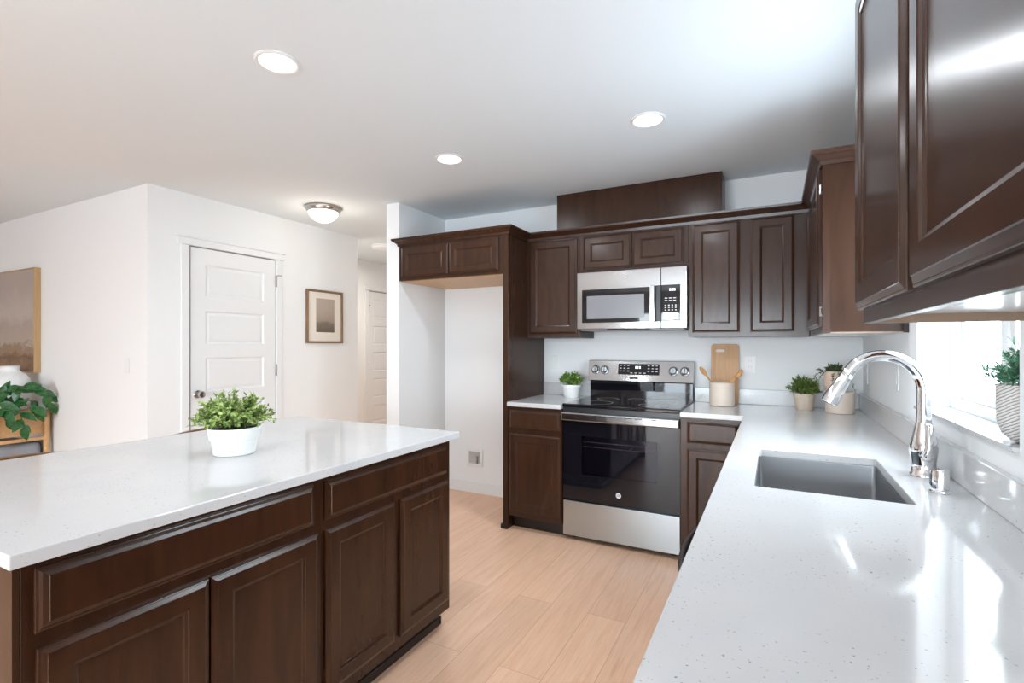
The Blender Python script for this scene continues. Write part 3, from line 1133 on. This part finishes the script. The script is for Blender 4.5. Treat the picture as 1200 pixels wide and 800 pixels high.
# ---------------------------------------------------------------- microwave
MZ0, MZ1 = 1.432, 1.8365
t = thing('microwave', 'stainless over-the-range microwave with dark window below the short cabinet', 'microwave', (-1.2560, 3.415, 0))
MW = 0.756
obj('body', B(0.001, MW - 0.001, 0.03, YB - 3.415 - 0.002, MZ0 + 0.004, MZ1), 'black_plastic', t)
DX = 0.592
dr_ = obj('door', B(0, DX - 0.0015, -0.004, 0.029, MZ0, MZ1, 0.004, 2), 'stainless_bright', t)
wi = obj('window_surround', B(0.040, 0.520, -0.0065, -0.0042, MZ0 + 0.045, MZ0 + 0.280, 0.001, 1), 'black_glass', dr_)
obj('window_screen', B(0.076, 0.482, -0.0076, -0.0066, MZ0 + 0.072, MZ0 + 0.235, 0.0003, 1), 'mesh_glass', dr_)
bm = BM()
box(bm, 0.523, 0.558, -0.040, -0.022, MZ0 + 0.042, MZ0 + 0.286, 0.005, 3)
box(bm, 0.530, 0.552, -0.023, -0.0041, MZ0 + 0.050, MZ0 + 0.066, 0.002, 1)
box(bm, 0.530, 0.552, -0.023, -0.0041, MZ0 + 0.262, MZ0 + 0.278, 0.002, 1)
obj('handle', bm, 'stainless_bright', dr_)
obj('handle_pocket', B(0.559, DX - 0.0015, -0.0055, -0.0041, MZ0 + 0.042, MZ0 + 0.286), 'black_plastic', dr_)
em = obj('emblem', lathe(BM(), [(0, 0.0042), (0.011, 0.0042), (0.012, 0.0046), (0.0125, 0.0042)], 28, 0.355, 0, MZ1 - 0.052, 'Y'), 'emblem_grey', dr_, True)
text_mesh('emblem_letters', 'GE', 0.014, 'legend', em, (0.355, -0.0045, MZ1 - 0.052), (PI / 2, 0, 0))
cp = obj('control_frame', B(DX, MW, -0.004, 0.029, MZ0, MZ1, 0.004, 2), 'stainless_bright', t)
pd = obj('control_panel', B(DX + 0.002, MW - 0.040, -0.0062, -0.0042, MZ0 + 0.045, MZ0 + 0.286, 0.001, 1), 'black_glass', cp)
bm = BM()
for row in range(2):
    for col in range(3):
        xx = DX + 0.034 + col * 0.027
        box(bm, xx - 0.009, xx + 0.009, -0.0068, -0.0063, MZ0 + 0.196 - row * 0.016, MZ0 + 0.201 - row * 0.016)
obj('function_keys', bm, 'legend', pd)
bm = BM()
for row in range(3):
    for col in range(4):
        xx = DX + 0.030 + col * 0.022
        box(bm, xx - 0.005, xx + 0.005, -0.0068, -0.0063, MZ0 + 0.148 - row * 0.016, MZ0 + 0.154 - row * 0.016)
obj('number_keys', bm, 'legend', pd)
bm = BM()
for xx in (0.060, 0.074, 0.088):
    box(bm, DX + xx - 0.005, DX + xx + 0.005, -0.0068, -0.0063, MZ0 + 0.246, MZ0 + 0.262)
obj('clock', bm, 'clock_digits', pd)
rng = random.Random(4)
bm = BM()
pp = [(DX + 0.012, MZ0 + 0.057), (DX + 0.06, MZ0 + 0.052), (DX + 0.098, MZ0 + 0.060), (DX + 0.114, MZ0 + 0.055), (DX + 0.115, MZ0 + 0.095),
      (DX + 0.09, MZ0 + 0.104), (DX + 0.05, MZ0 + 0.101), (DX + 0.014, MZ0 + 0.106)]
f = bm.faces.new([bm.verts.new((x, -0.0063, z)) for x, z in pp])
ex = bmesh.ops.extrude_face_region(bm, geom=[f])
for v in [g for g in ex['geom'] if isinstance(g, bmesh.types.BMVert)]:
    v.co.y -= 0.0012
tag(obj('protective_film', bm, 'white_plastic', pd), 'crumpled white protective film on the keypad')
obj('bottom_vent', B(0.02, MW - 0.02, 0.02, 0.30, MZ0 - 0.010, MZ0 + 0.003, 0.002, 1), 'grey_plastic', t)
obj('bottom_lip', B(0.22, 0.52, 0.004, 0.03, MZ0 - 0.008, MZ0 - 0.0005, 0.002, 1), 'black_plastic', t)

# ---------------------------------------------------------------- ceiling lights
def recessed(x, y, label, energy=LAMP_W):
    t = thing('recessed_light', label, 'ceiling light', (x, y, ZC), 0, 'recessed ceiling lights')
    obj('trim_ring', lathe(BM(), [(0.070, -0.0005), (0.088, -0.0005), (0.088, -0.004), (0.080, -0.008), (0.071, -0.006), (0.070, -0.0005)], 48), 'white_plastic', t, True)
    obj('diffuser', lathe(BM(), [(0, -0.0006), (0.0705, -0.0006), (0.0705, -0.005), (0.04, -0.0065), (0, -0.007)], 48), 'lamp_diffuser', t, True)
    l = bpy.data.lights.new('recessed_lamp', 'AREA')
    l.shape = 'DISK'
    l.size = 0.135
    l.energy = energy
    l.color = (0.92, 0.975, 1.03)
    lo = bpy.data.objects.new('recessed_lamp', l)
    C.objects.link(lo)
    lo.parent = t
    lo.location = (0, 0, -0.012)
    return t


recessed(-1.79, 1.362, 'white recessed ceiling light nearest the top left, above the island')
recessed(-1.778, 2.562, 'white recessed ceiling light in the middle, in front of the alcove cabinet')
recessed(-0.569, 2.586, 'white recessed ceiling light at right, in front of the vent cover')
recessed(-0.569, 1.362, 'white recessed ceiling light above the aisle between island and sink counter')
for x, y in ((-1.79, 0.16), (-0.569, 0.16)):
    recessed(x, y, 'white recessed ceiling light behind the camera', LAMP_W * 0.35)
t = thing('flush_ceiling_light', 'brushed nickel flush-mount light with lit glass bowl near the hallway', 'ceiling light', (-3.342, 2.98, ZC))
obj('metal_ring', lathe(BM(), [(0.0, -0.0005), (0.150, -0.0005), (0.152, -0.010), (0.140, -0.018), (0.138, -0.030), (0.128, -0.042), (0.120, -0.044), (0.120, -0.030), (0, -0.030)], 48), 'nickel', t, True)
bm = lathe(BM(), [(0.122, -0.043), (0.116, -0.062), (0.100, -0.085), (0.072, -0.108), (0.040, -0.122), (0.0, -0.126)], 48)
obj('glass_bowl', bm, 'bowl_glass', t, True)
obj('finial', lathe(BM(), [(0, -0.124), (0.010, -0.126), (0.011, -0.131), (0.006, -0.137), (0, -0.138)], 20), 'nickel', t, True)
for (zz, nm) in ((-0.145, 'bowl_lamp'),):
    l = bpy.data.lights.new(nm, 'POINT')
    l.energy = BOWL_W
    l.shadow_soft_size = 0.10
    l.color = (1.0, 0.90, 0.76)
    lo = bpy.data.objects.new(nm, l)
    C.objects.link(lo)
    lo.parent = t
    lo.location = (0, 0, -0.24)
t = thing('hall_ceiling_light', 'white round flush light on the hallway ceiling, half hidden by the alcove wall', 'ceiling light', (-4.02, 4.47, ZC))
obj('base', lathe(BM(), [(0, -0.0005), (0.15, -0.0005), (0.15, -0.012), (0.140, -0.016), (0, -0.016)], 40), 'white_plastic', t, True)
obj('diffuser', lathe(BM(), [(0.138, -0.0165), (0.130, -0.034), (0.09, -0.044), (0, -0.048)], 40), 'white_plastic', t, True)
l = bpy.data.lights.new('hall_lamp', 'AREA')
l.shape = 'DISK'
l.size = 0.2
l.energy = 13
l.color = (1.0, 0.93, 0.85)
lo = bpy.data.objects.new('hall_lamp', l)
C.objects.link(lo)
lo.parent = t
lo.location = (0, 0, -0.055)
# ---------------------------------------------------------------- wall plates
def plate(name, label, cat, loc, rz, kind, group=None):
    t = thing(name, label, cat, loc, rz, group)
    obj('cover_plate', B(-0.036, 0.036, -0.006, -0.0003, -0.058, 0.058, 0.002, 2), 'white_plastic', t)
    if kind == 'switch':
        bm = B(-0.017, 0.017, -0.0085, -0.0062, -0.034, 0.034, 0.001, 1)
        obj('rocker', bm, 'trim_white', t)
    else:
        for s in (-1, 1):
            f = obj('socket', B(-0.016, 0.016, -0.0075, -0.0062, s * 0.021 - 0.014, s * 0.021 + 0.014, 0.002, 2), 'trim_white', t)
            bm = BM()
            for sx in (-1, 1):
                box(bm, sx * 0.0065 - 0.001, sx * 0.0065 + 0.001, -0.0081, -0.0076, s * 0.021 - 0.001, s * 0.021 + 0.008)
            obj('slots', bm, 'grey_plastic', f)
    return t


plate('light_switch', 'white wall switch above the short counter left of the range', 'switch', (-1.596, YB, 1.184), 0, 'switch')
plate('wall_outlet', 'white wall outlet right of the cutting board', 'outlet', (-0.142, YB, 1.186), 0, 'outlet')
plate('wall_outlet', 'white wall outlet on the right wall seen under the faucet arch, nearer the corner', 'outlet', (XW, 3.645, 1.145), -PI / 2, 'outlet')
plate('light_switch', 'white wall plate on the right wall seen under the faucet arch, nearer the window', 'switch', (XW, 2.815, 1.175), -PI / 2, 'switch')
plate('light_switch', 'white wall switch on the bare wall right of the large painting', 'switch', (-4.227, 1.953, 1.168), 0, 'switch')
# ice-maker water box
t = thing('water_supply_box', 'white recessed water supply box low on the alcove wall', 'outlet box', (-2.362, YB, 0.313))
bm = BM()
rect = [(-0.083, 0.083, -0.076, 0.076)]
box(bm, -0.083, -0.060, -0.010, -0.0005, -0.078, 0.078, 0.002, 1)
box(bm, 0.060, 0.083, -0.010, -0.0005, -0.078, 0.078, 0.002, 1)
box(bm, -0.060, 0.060, -0.010, -0.0005, -0.078, -0.052, 0.002, 1)
box(bm, -0.060, 0.060, -0.010, -0.0005, 0.055, 0.078, 0.002, 1)
obj('box_frame', bm, 'white_plastic', t)
obj('box_back', B(-0.060, 0.060, -0.0022, -0.0006, -0.052, 0.055), 'grey_box', t)
bm = BM()
cyl(bm, 0.008, -0.050, 0.012, 14, 0.022, -0.011)
cyl(bm, 0.011, -0.042, -0.026, 14, 0.022, -0.011)
box(bm, 0.004, 0.040, -0.015, -0.008, 0.012, 0.019, 0.002, 1)
obj('valve', bm, 'nickel', t, True)

# ---------------------------------------------------------------- pictures
painting_mat('landscape_paint', [(0.10, (0.17, 0.09, 0.05)), (0.22, (0.30, 0.18, 0.11)), (0.30, (0.17, 0.095, 0.05)), (0.37, (0.32, 0.22, 0.14)), (0.42, (0.30, 0.21, 0.14)),
                                 (0.46, (0.44, 0.36, 0.30)), (0.62, (0.40, 0.33, 0.285)), (0.75, (0.50, 0.43, 0.38)), (1.0, (0.42, 0.355, 0.31))], 5.0, 1.08, 1.99, 0.34)
t = thing('canvas_painting', 'large brown abstract landscape canvas in light wood frame above the console', 'painting', (-6.20, 1.9525, 0))
fy = -0.045
bm = BM()
x0, x1, z0, z1 = -0.56, 0.56, 1.078, 1.990
box(bm, x0, x0 + 0.012, fy, -0.0005, z0, z1)
box(bm, x1 - 0.012, x1, fy, -0.0005, z0, z1)
box(bm, x0 + 0.012, x1 - 0.012, fy, -0.0005, z0, z0 + 0.010)
box(bm, x0 + 0.012, x1 - 0.012, fy, -0.0005, z1 - 0.010, z1)
obj('frame', bm, 'frame_oak', t)
obj('canvas', B(x0 + 0.013, x1 - 0.013, fy + 0.006, -0.006, z0 + 0.011, z1 - 0.011), 'landscape_paint', t)
painting_mat('print_paint', [(0.18, (0.14, 0.11, 0.085)), (0.38, (0.20, 0.165, 0.13)), (0.46, (0.36, 0.29, 0.235)), (0.75, (0.44, 0.36, 0.30)),
                             (1.0, (0.46, 0.39, 0.33))], 7.0, 1.44, 1.78, 0.22)
t = thing('framed_print', 'small matted grey print in brown wood frame beside the white door', 'picture', (XL, 3.533, 0), PI / 2)
bm = BM()
x0, x1, z0, z1 = -0.223, 0.223, 1.337, 1.857
rect_loops(bm, x0, x1, z0, z1, [(0, -0.0005), (0, -0.026), (0.003, -0.028), (0.015, -0.028), (0.018, -0.024), (0.020, -0.012)], back=True)
fr_ = obj('frame', bm, 'picture_wood', t)
obj('mat_board', rect_loops(BM(), x0 + 0.020, x1 - 0.020, z0 + 0.020, z1 - 0.020, [(0, -0.0123), (0.001, -0.0135)]), 'mat_board', t)
obj('print', rect_loops(BM(), -0.110, 0.118, 1.445, 1.777, [(0, -0.0138), (0.001, -0.0143)]), 'print_paint', t)

# ---------------------------------------------------------------- plants
def leaf(bm, p, d, nrm, L, W, fold=0.25, n=3):
    d = d.normalized()
    s = d.cross(nrm)
    if s.length < 1e-4:
        s = d.cross(Vector((1, 0, 0)))
    s.normalize()
    u = s.cross(d).normalized()
    mid = []
    lf = []
    rt = []
    for k in range(n + 1):
        f = k / n
        c = p + d * (L * f) - u * (L * 0.22 * f * f)
        hw = W * math.sin(PI * min(0.98, 0.06 + 0.92 * f ** 0.8)) * 0.5
        mid.append(bm.verts.new(c))
        lf.append(bm.verts.new(c + s * hw + u * hw * fold))
        rt.append(bm.verts.new(c - s * hw + u * hw * fold))
    for k in range(n):
        bm.faces.new((mid[k], mid[k + 1], lf[k + 1], lf[k]))
        bm.faces.new((mid[k], rt[k], rt[k + 1], mid[k + 1]))


def bushy(rng, c, rx, rz, nstem, nleaf, L, W, z_base, droop=0.0, core=0.35):
    """Foliage of many small leaves along short stems fanning from the pot mouth. Returns (leaves, stems)."""
    lb, sb = BM(), BM()
    for i in range(nstem):
        a = rng.uniform(0, 2 * PI)
        el = math.acos(rng.uniform(0.06, 1.0))
        rr = rng.uniform(0.72, 1.06)
        tip = Vector((math.cos(a) * math.sin(el) * rx * rr, math.sin(a) * math.sin(el) * rx * rr, math.cos(el) * rz * rr - droop * math.sin(el)))
        root = Vector((math.cos(a) * rx * 0.18 * rng.random(), math.sin(a) * rx * 0.18 * rng.random(), -0.25 * rz))
        tip = tip + Vector(c)
        root = Vector((c[0] + root.x, c[1] + root.y, z_base))
        mid = root.lerp(tip, 0.5) + Vector((0, 0, 0.12 * rz))
        tube(sb, [root, mid, tip], [0.0012, 0.001, 0.0006], 4, False)
        for k in range(nleaf):
            f = rng.uniform(core, 1.0)
            p = root.lerp(mid, f * 2) if f < 0.5 else mid.lerp(tip, f * 2 - 1)
            ax = (tip - root).normalized()
            d = (ax * rng.uniform(0.2, 1.0) + Vector((rng.gauss(0, 1), rng.gauss(0, 1), rng.gauss(0.25, 0.9))) * 0.65).normalized()
            nr = (Vector((0, 0, 1)) + Vector((rng.gauss(0, .5), rng.gauss(0, .5), 0)) + (p - Vector(c)).normalized() * 0.7)
            s = rng.uniform(0.7, 1.2)
            leaf(lb, p, d, nr, L * s, W * s)
    return lb, sb


def potted(name, label, loc, prof, pot_mat, rng, rx, rz, zc, nstem, nleaf, L, W, leafmat, soil_z, soil_r, droop=0.0, cat='potted plant', seg=40):
    t = thing(name, label, cat, loc)
    obj('pot', lathe(BM(), prof, seg), pot_mat, t, True)
    obj('soil', lathe(BM(), [(0, soil_z - 0.004), (soil_r, soil_z - 0.004), (soil_r, soil_z), (0, soil_z + 0.004)], 24), 'soil', t, True)
    lb, sb = bushy(rng, (0, 0, zc), rx, rz, nstem, nleaf, L, W, soil_z, droop)
    obj('stems', sb, 'stem_green', t)
    obj('foliage', lb, leafmat, t)
    return t


def tumbler(r0, r1, h, th=0.005, lip=0.0, liph=0.0, foot=0.0):
    p = [(0, 0), (r0 - 0.003, 0), (r0, 0.003)]
    if lip:
        p += [(r1 - lip - (r1 - r0) * 0.15, h - liph), (r1, h - liph + 0.002), (r1, h - 0.003), (r1 - 0.002, h)]
    else:
        p += [(r1, h - 0.003), (r1 - 0.002, h)]
    p += [(r1 - th, h), (r1 - th - 0.002, h - 0.01), (r0 - th, 0.01), (0, 0.008)]
    return p


potted('potted_boxwood', 'small leafy green plant in white pot on the island top', (-1.789, 1.178, CZ + 0.0005),
       [(0, 0), (0.066, 0), (0.071, 0.004), (0.078, 0.050), (0.080, 0.054), (0.0835, 0.060), (0.091, 0.098), (0.089, 0.101), (0.085, 0.1), (0.082, 0.09), (0.07, 0.02), (0, 0.015)],
       'ceramic_white', random.Random(1), 0.145, 0.118, 0.112, 210, 13, 0.017, 0.0105, 'leaf_light', 0.090, 0.081, droop=0.0)
potted('potted_boxwood', 'small round boxwood in white pot left of the range', (-1.392, 3.655, CZ + 0.0005),
       tumbler(0.058, 0.076, 0.100, lip=0.004, liph=0.022), 'ceramic_white', random.Random(2), 0.098, 0.095, 0.108, 120, 12, 0.018, 0.0125, 'leaf_mid', 0.092, 0.068)
potted('potted_fern', 'bushy feathery green plant in beige pot, left of the trailing plant', (0.171, 3.615, CZ + 0.0005),
       tumbler(0.046, 0.060, 0.105, lip=0.002, liph=0.030), 'ceramic_beige', random.Random(3), 0.100, 0.115, 0.112, 180, 14, 0.016, 0.006, 'leaf_dark', 0.098, 0.053, droop=0.01)
# stacked pot with trailing plant
t = thing('cream_planter', 'wide plain cream cylinder planter behind the spray head, under the trailing plant', 'planter', (0.352, 3.545, CZ + 0.0005))
obj('pot', lathe(BM(), [(0, 0), (0.070, 0), (0.074, 0.004), (0.0755, 0.124), (0.073, 0.127), (0, 0.127)], 40), 'ceramic_cream', t, True)
t = thing('trailing_plant', 'ribbed pink pot with dark trailing plant stacked on the cream planter', 'potted plant', (0.318, 3.545, CZ + 0.1285))
prof = [(0, 0), (0.038, 0), (0.043, 0.006), (0.047, 0.03)]
for k in range(7):
    prof += [(0.049, 0.032 + k * 0.012), (0.0475, 0.038 + k * 0.012)]
prof += [(0.048, 0.120), (0.044, 0.120), (0.043, 0.10), (0, 0.10)]
obj('pot', lathe(BM(), prof, 36), 'ceramic_pink', t, True)
obj('soil', lathe(BM(), [(0, 0.102), (0.0425, 0.102), (0.0425, 0.108), (0, 0.112)], 24), 'soil', t, True)
rng = random.Random(6)
lb, sb = bushy(rng, (0.005, 0, 0.112), 0.055, 0.055, 60, 10, 0.014, 0.008, 0.108)
for (dx, dy, dz) in ((-0.105, -0.02, -0.045), (-0.085, -0.045, 0.020), (-0.01, -0.075, -0.075), (0.035, -0.07, -0.06), (0.105, -0.02, -0.105), (0.075, -0.045, -0.05), (-0.075, 0.02, -0.06), (0.02, -0.05, 0.02)):
    p0 = Vector((dx * 0.3, dy * 0.3, 0.112))
    p1 = Vector((dx * 0.8, dy * 0.9, 0.130 + dz * 0.1))
    p2 = Vector((dx, dy, 0.112 + dz))
    for k in range(26):
        f = k / 25
        p = (1 - f) ** 2 * p0 + 2 * f * (1 - f) * p1 + f * f * p2
        d = Vector((rng.gauss(0, 1), rng.gauss(0, 1), rng.gauss(-0.2, 0.6)))
        leaf(lb, p, d, Vector((0, -0.4, 1)), 0.013, 0.008)
    tube(sb, [(1 - f) ** 2 * p0 + 2 * f * (1 - f) * p1 + f * f * p2 for f in (0, .25, .5, .75, 1)], 0.001, 4, False)
obj('stems', sb, 'stem_green', t)
obj('foliage', lb, 'leaf_trail', t)
# window pot
potted('potted_fern', 'feathery blue-green plant in white carved pot on the window sill', (0.551, 1.628, WZ0 + 0.0125),
       [(0, 0), (0.030, 0), (0.040, 0.004), (0.058, 0.022), (0.066, 0.050), (0.0675, 0.085), (0.068, 0.122), (0.069, 0.138), (0.067, 0.140), (0.063, 0.138), (0.061, 0.12), (0.05, 0.03), (0, 0.02)],
       'carved_pot', random.Random(8), 0.092, 0.120, 0.135, 90, 16, 0.024, 0.0048, 'leaf_blue', 0.130, 0.060, droop=0.0)

# ---------------------------------------------------------------- crock, spoons, cutting board
t = thing('utensil_crock', 'plain cream ceramic crock holding wooden spoons beside the range', 'crock', (-0.305, 3.625, CZ + 0.0005))
obj('pot', lathe(BM(), [(0, 0), (0.075, 0), (0.079, 0.004), (0.080, 0.150), (0.0785, 0.154), (0.0755, 0.154), (0.0745, 0.148), (0.0745, 0.012), (0, 0.012)], 48), 'ceramic_cream', t, True)


def spoon(label, base, tip, roll):
    """Wooden spoon; origin at the crock bottom."""
    t = thing('wooden_spoon', label, 'spoon', base)
    tip = Vector(tip) - Vector(base)
    d = tip.normalized()
    L = tip.length
    tube_b = BM()
    tube(tube_b, [Vector((0, 0, 0)) + d * 0.001, d * (L * 0.5), d * (L - 0.06)], [0.005, 0.005, 0.006], 10)
    obj('handle', tube_b, 'spoon_wood', t, True)
    bm = BM()
    s = d.cross(Vector((0, -1, 0.2))).normalized()
    u = s.cross(d).normalized()
    rings = []
    for k in range(9):
        f = k / 8
        ww = 0.004 + 0.0115 * math.sin(PI * (0.08 + 0.90 * f)) ** 0.8
        tt = 0.003 + 0.003 * math.sin(PI * f)
        c = d * (L - 0.070 + 0.070 * f) - u * (0.010 * math.sin(PI * f))
        rings.append([bm.verts.new(c + s * ww * math.cos(2 * PI * j / 12) + u * tt * math.sin(2 * PI * j / 12)) for j in range(12)])
    for a, b in zip(rings, rings[1:]):
        for j in range(12):
            bm.faces.new((a[j], a[(j + 1) % 12], b[(j + 1) % 12], b[j]))
    bm.faces.new(rings[0][::-1])
    bm.faces.new(rings[-1])
    obj('bowl', bm, 'spoon_wood', t, True)


cz = CZ + 0.0135
spoon('wooden spoon leaning left out of the cream crock', (-0.272, 3.640, cz), (-0.443, 3.612, 1.170), 0)
spoon('wooden spoon leaning right out of the cream crock, by the outlet', (-0.338, 3.632, cz), (-0.180, 3.612, 1.158), 0)
spoon('shorter wooden spoon at the right rim of the cream crock', (-0.330, 3.602, cz), (-0.222, 3.606, 1.115), 0)

t = thing('cutting_board', 'light wood cutting board with slot handle leaning on the wall behind the crock', 'cutting board', (-0.300, 3.738, CZ + 0.001))
pts = rrect(-0.090, 0.090, 0.0, 0.415, 0.022, 6)
hole = rrect(-0.062, -0.002, 0.358, 0.378, 0.009, 4)
bm = BM()
ov = [bm.verts.new((x, 0, z)) for x, z in pts]
hv = [bm.verts.new((x, 0, z)) for x, z in hole]
es = [bm.edges.new((ov[i], ov[(i + 1) % len(ov)])) for i in range(len(ov))] + [bm.edges.new((hv[i], hv[(i + 1) % len(hv)])) for i in range(len(hv))]
fs = [f for f in bmesh.ops.triangle_fill(bm, use_beauty=True, edges=es)['geom'] if isinstance(f, bmesh.types.BMFace)]
ex = bmesh.ops.extrude_face_region(bm, geom=fs)
bmesh.ops.translate(bm, verts=[v for v in ex['geom'] if isinstance(v, bmesh.types.BMVert)], vec=(0, 0.016, 0))
bmesh.ops.recalc_face_normals(bm, faces=bm.faces)
bd = obj('board', bm, 'board_wood', t)
bd.rotation_euler = (-0.125, 0, 0)

# ---------------------------------------------------------------- stools behind the island
def stool(label, y):
    t = thing('counter_stool', label, 'stool', (-2.50, y, 0), 0, 'counter stools behind the island')
    bm = B(-0.20, 0.20, -0.21, 0.21, 0.615, 0.650, 0.014, 3)
    obj('seat', bm, 'walnut', t)
    for sx in (-1, 1):
        for sy in (-1, 1):
            if sx < 0:
                pts = [(-0.235, sy * 0.215, 0.0), (-0.190, sy * 0.19, 0.60), (-0.215, sy * 0.195, 0.82)]
                obj('leg', tube(BM(), pts, [0.013, 0.017, 0.011], 12), 'walnut', t, True)
            else:
                obj('leg', tube(BM(), [(0.215, sy * 0.215, 0.0), (0.175, sy * 0.18, 0.614)], [0.013, 0.017], 12), 'walnut', t, True)
    for sy in (-1, 1):
        obj('stretcher', tube(BM(), [(-0.215, sy * 0.205, 0.22), (0.198, sy * 0.205, 0.22)], 0.009, 10), 'walnut', t, True)
    obj('footrest', tube(BM(), [(0.204, -0.20, 0.27), (0.204, 0.20, 0.27)], 0.010, 10), 'walnut', t, True)
    bm = BM()
    rings = []
    n = 20
    for k in range(n + 1):
        f = -1 + 2 * k / n
        yy = 0.245 * f
        xx = -0.250 + 0.045 * f * f
        ztop = 0.868 - 0.016 * f * f
        hh = 0.085 * (1 - 0.6 * abs(f) ** 3)
        th = 0.012
        rings.append([bm.verts.new(v) for v in ((xx - th, yy, ztop - 0.004), (xx - th * 0.4, yy, ztop), (xx + th * 0.4, yy, ztop), (xx + th, yy, ztop - 0.004),
                                                (xx + th, yy, ztop - hh), (xx - th, yy, ztop - hh))])
    for a, b in zip(rings, rings[1:]):
        for j in range(6):
            bm.faces.new((a[j], a[(j + 1) % 6], b[(j + 1) % 6], b[j]))
    bm.faces.new(rings[0])
    bm.faces.new(rings[-1][::-1])
    obj('back_rail', bm, 'walnut', t, True)


stool('dark wood stool behind the island, its back rail cut by the left edge', 0.842)
stool('dark wood stool behind the island, its back rail left of the potted plant', 1.650)

# ---------------------------------------------------------------- console, vase, branch, ottoman
KX1 = -5.378
t = thing('console_table', 'light oak console table with round legs under the large painting', 'console table', (KX1 - 0.60, 1.74, 0))
obj('box', B(-0.60, 0.572, -0.155, 0.188, 0.580, 0.752, 0.004, 2), 'oak', t)
obj('top', B(-0.60, 0.600, -0.185, 0.195, 0.7525, 0.772, 0.004, 2), 'oak', t)
for sx, xx in ((-1, -0.575), (1, 0.578)):
    for yy in (-0.155, 0.165):
        obj('leg', tube(BM(), [(xx, yy, 0.0), (xx, yy, 0.40), (xx, yy, 0.7515)], [0.016, 0.021, 0.023], 16), 'oak', t, True)
    obj('rail', B(xx - 0.010, xx + 0.010, -0.150, 0.160, 0.532, 0.560, 0.003, 1), 'oak', t)
t = thing('white_vase', 'matte white bottle vase with short neck on the console table', 'vase', (-5.68, 1.765, 0.7725))
obj('body', lathe(BM(), [(0, 0), (0.100, 0), (0.110, 0.008), (0.128, 0.10), (0.134, 0.20), (0.124, 0.262), (0.098, 0.300), (0.070, 0.320), (0.060, 0.334), (0.059, 0.362),
                         (0.064, 0.370), (0.058, 0.372), (0.052, 0.364), (0.052, 0.33), (0.0, 0.31)], 48), 'vase_white', t, True)
t = thing('trailing_pothos', 'dark green broad-leaved trailing plant hanging over the console edge by the vase', 'potted plant', (-5.47, 1.570, 0.7725))
rng = random.Random(12)
lb, sb = BM(), BM()
# plant foot: a low bowl at the table front, out of the frame at left
obj('pot', lathe(BM(), [(0, 0), (0.035, 0), (0.045, 0.004), (0.055, 0.05), (0.052, 0.052), (0.048, 0.05), (0.04, 0.02), (0, 0.018)], 28, 0, 0, 0), 'ceramic_white', t, True)
vines = [
    [(-5.47, 1.58, 0.82), (-5.40, 1.66, 0.97), (-5.33, 1.78, 0.99), (-5.31, 1.87, 0.93), (-5.31, 1.90, 0.84)],
    [(-5.47, 1.58, 0.82), (-5.40, 1.63, 0.93), (-5.33, 1.70, 0.86), (-5.31, 1.72, 0.73), (-5.31, 1.73, 0.66)],
    [(-5.47, 1.58, 0.82), (-5.38, 1.60, 0.90), (-5.32, 1.62, 0.80), (-5.31, 1.64, 0.74)],
    [(-5.47, 1.58, 0.82), (-5.40, 1.68, 0.90), (-5.33, 1.78, 0.87), (-5.31, 1.81, 0.79)],
    [(-5.47, 1.58, 0.82), (-5.40, 1.60, 0.95), (-5.33, 1.68, 0.97), (-5.31, 1.76, 0.97)],
]
vines = [[(x + 5.47, y - 1.57, z - 0.7725) for x, y, z in v] for v in vines]
for vn in vines:
    P = [Vector(p) for p in vn]
    tube(sb, P, 0.0032, 6)
    m = len(P) - 1
    cnt = 7
    for k in range(cnt):
        f = 0.18 + 0.82 * (k + rng.random() * 0.5) / cnt
        f = min(f, 0.999) * m
        i = int(f)
        p = P[i].lerp(P[i + 1], f - i)
        ax = (P[i + 1] - P[i]).normalized()
        side = Vector((0.3, -0.9, 0.1)) if k % 2 else Vector((0.4, 0.7, 0.3))
        d = (ax * 0.7 + side * 0.5 + Vector((rng.gauss(0, .4), rng.gauss(0, .4), rng.gauss(-0.15, .4))))
        s = rng.uniform(0.75, 1.15)
        leaf(lb, p, d, Vector((rng.gauss(0.9, .3), rng.gauss(-0.4, .35), 0.55)), 0.105 * s, 0.060 * s, 0.22, 6)
    leaf(lb, P[-1], (P[-1] - P[-2]), Vector((0.6, -0.5, 0.6)), 0.11, 0.06, 0.2, 6)
obj('stems', sb, 'stem_green', t, True)
obj('leaves', lb, 'leaf_big', t, True)
t = thing('ottoman', 'grey upholstered ottoman tucked under the console table', 'ottoman', (-5.76, 1.74, 0))
obj('cushion', B(-0.26, 0.26, -0.17, 0.17, 0.06, 0.500, 0.035, 4), 'cushion_grey', t, True)
for sx in (-1, 1):
    for sy in (-1, 1):
        obj('leg', tube(BM(), [(sx * 0.22, sy * 0.13, 0), (sx * 0.21, sy * 0.125, 0.064)], [0.012, 0.016], 10), 'walnut', t, True)
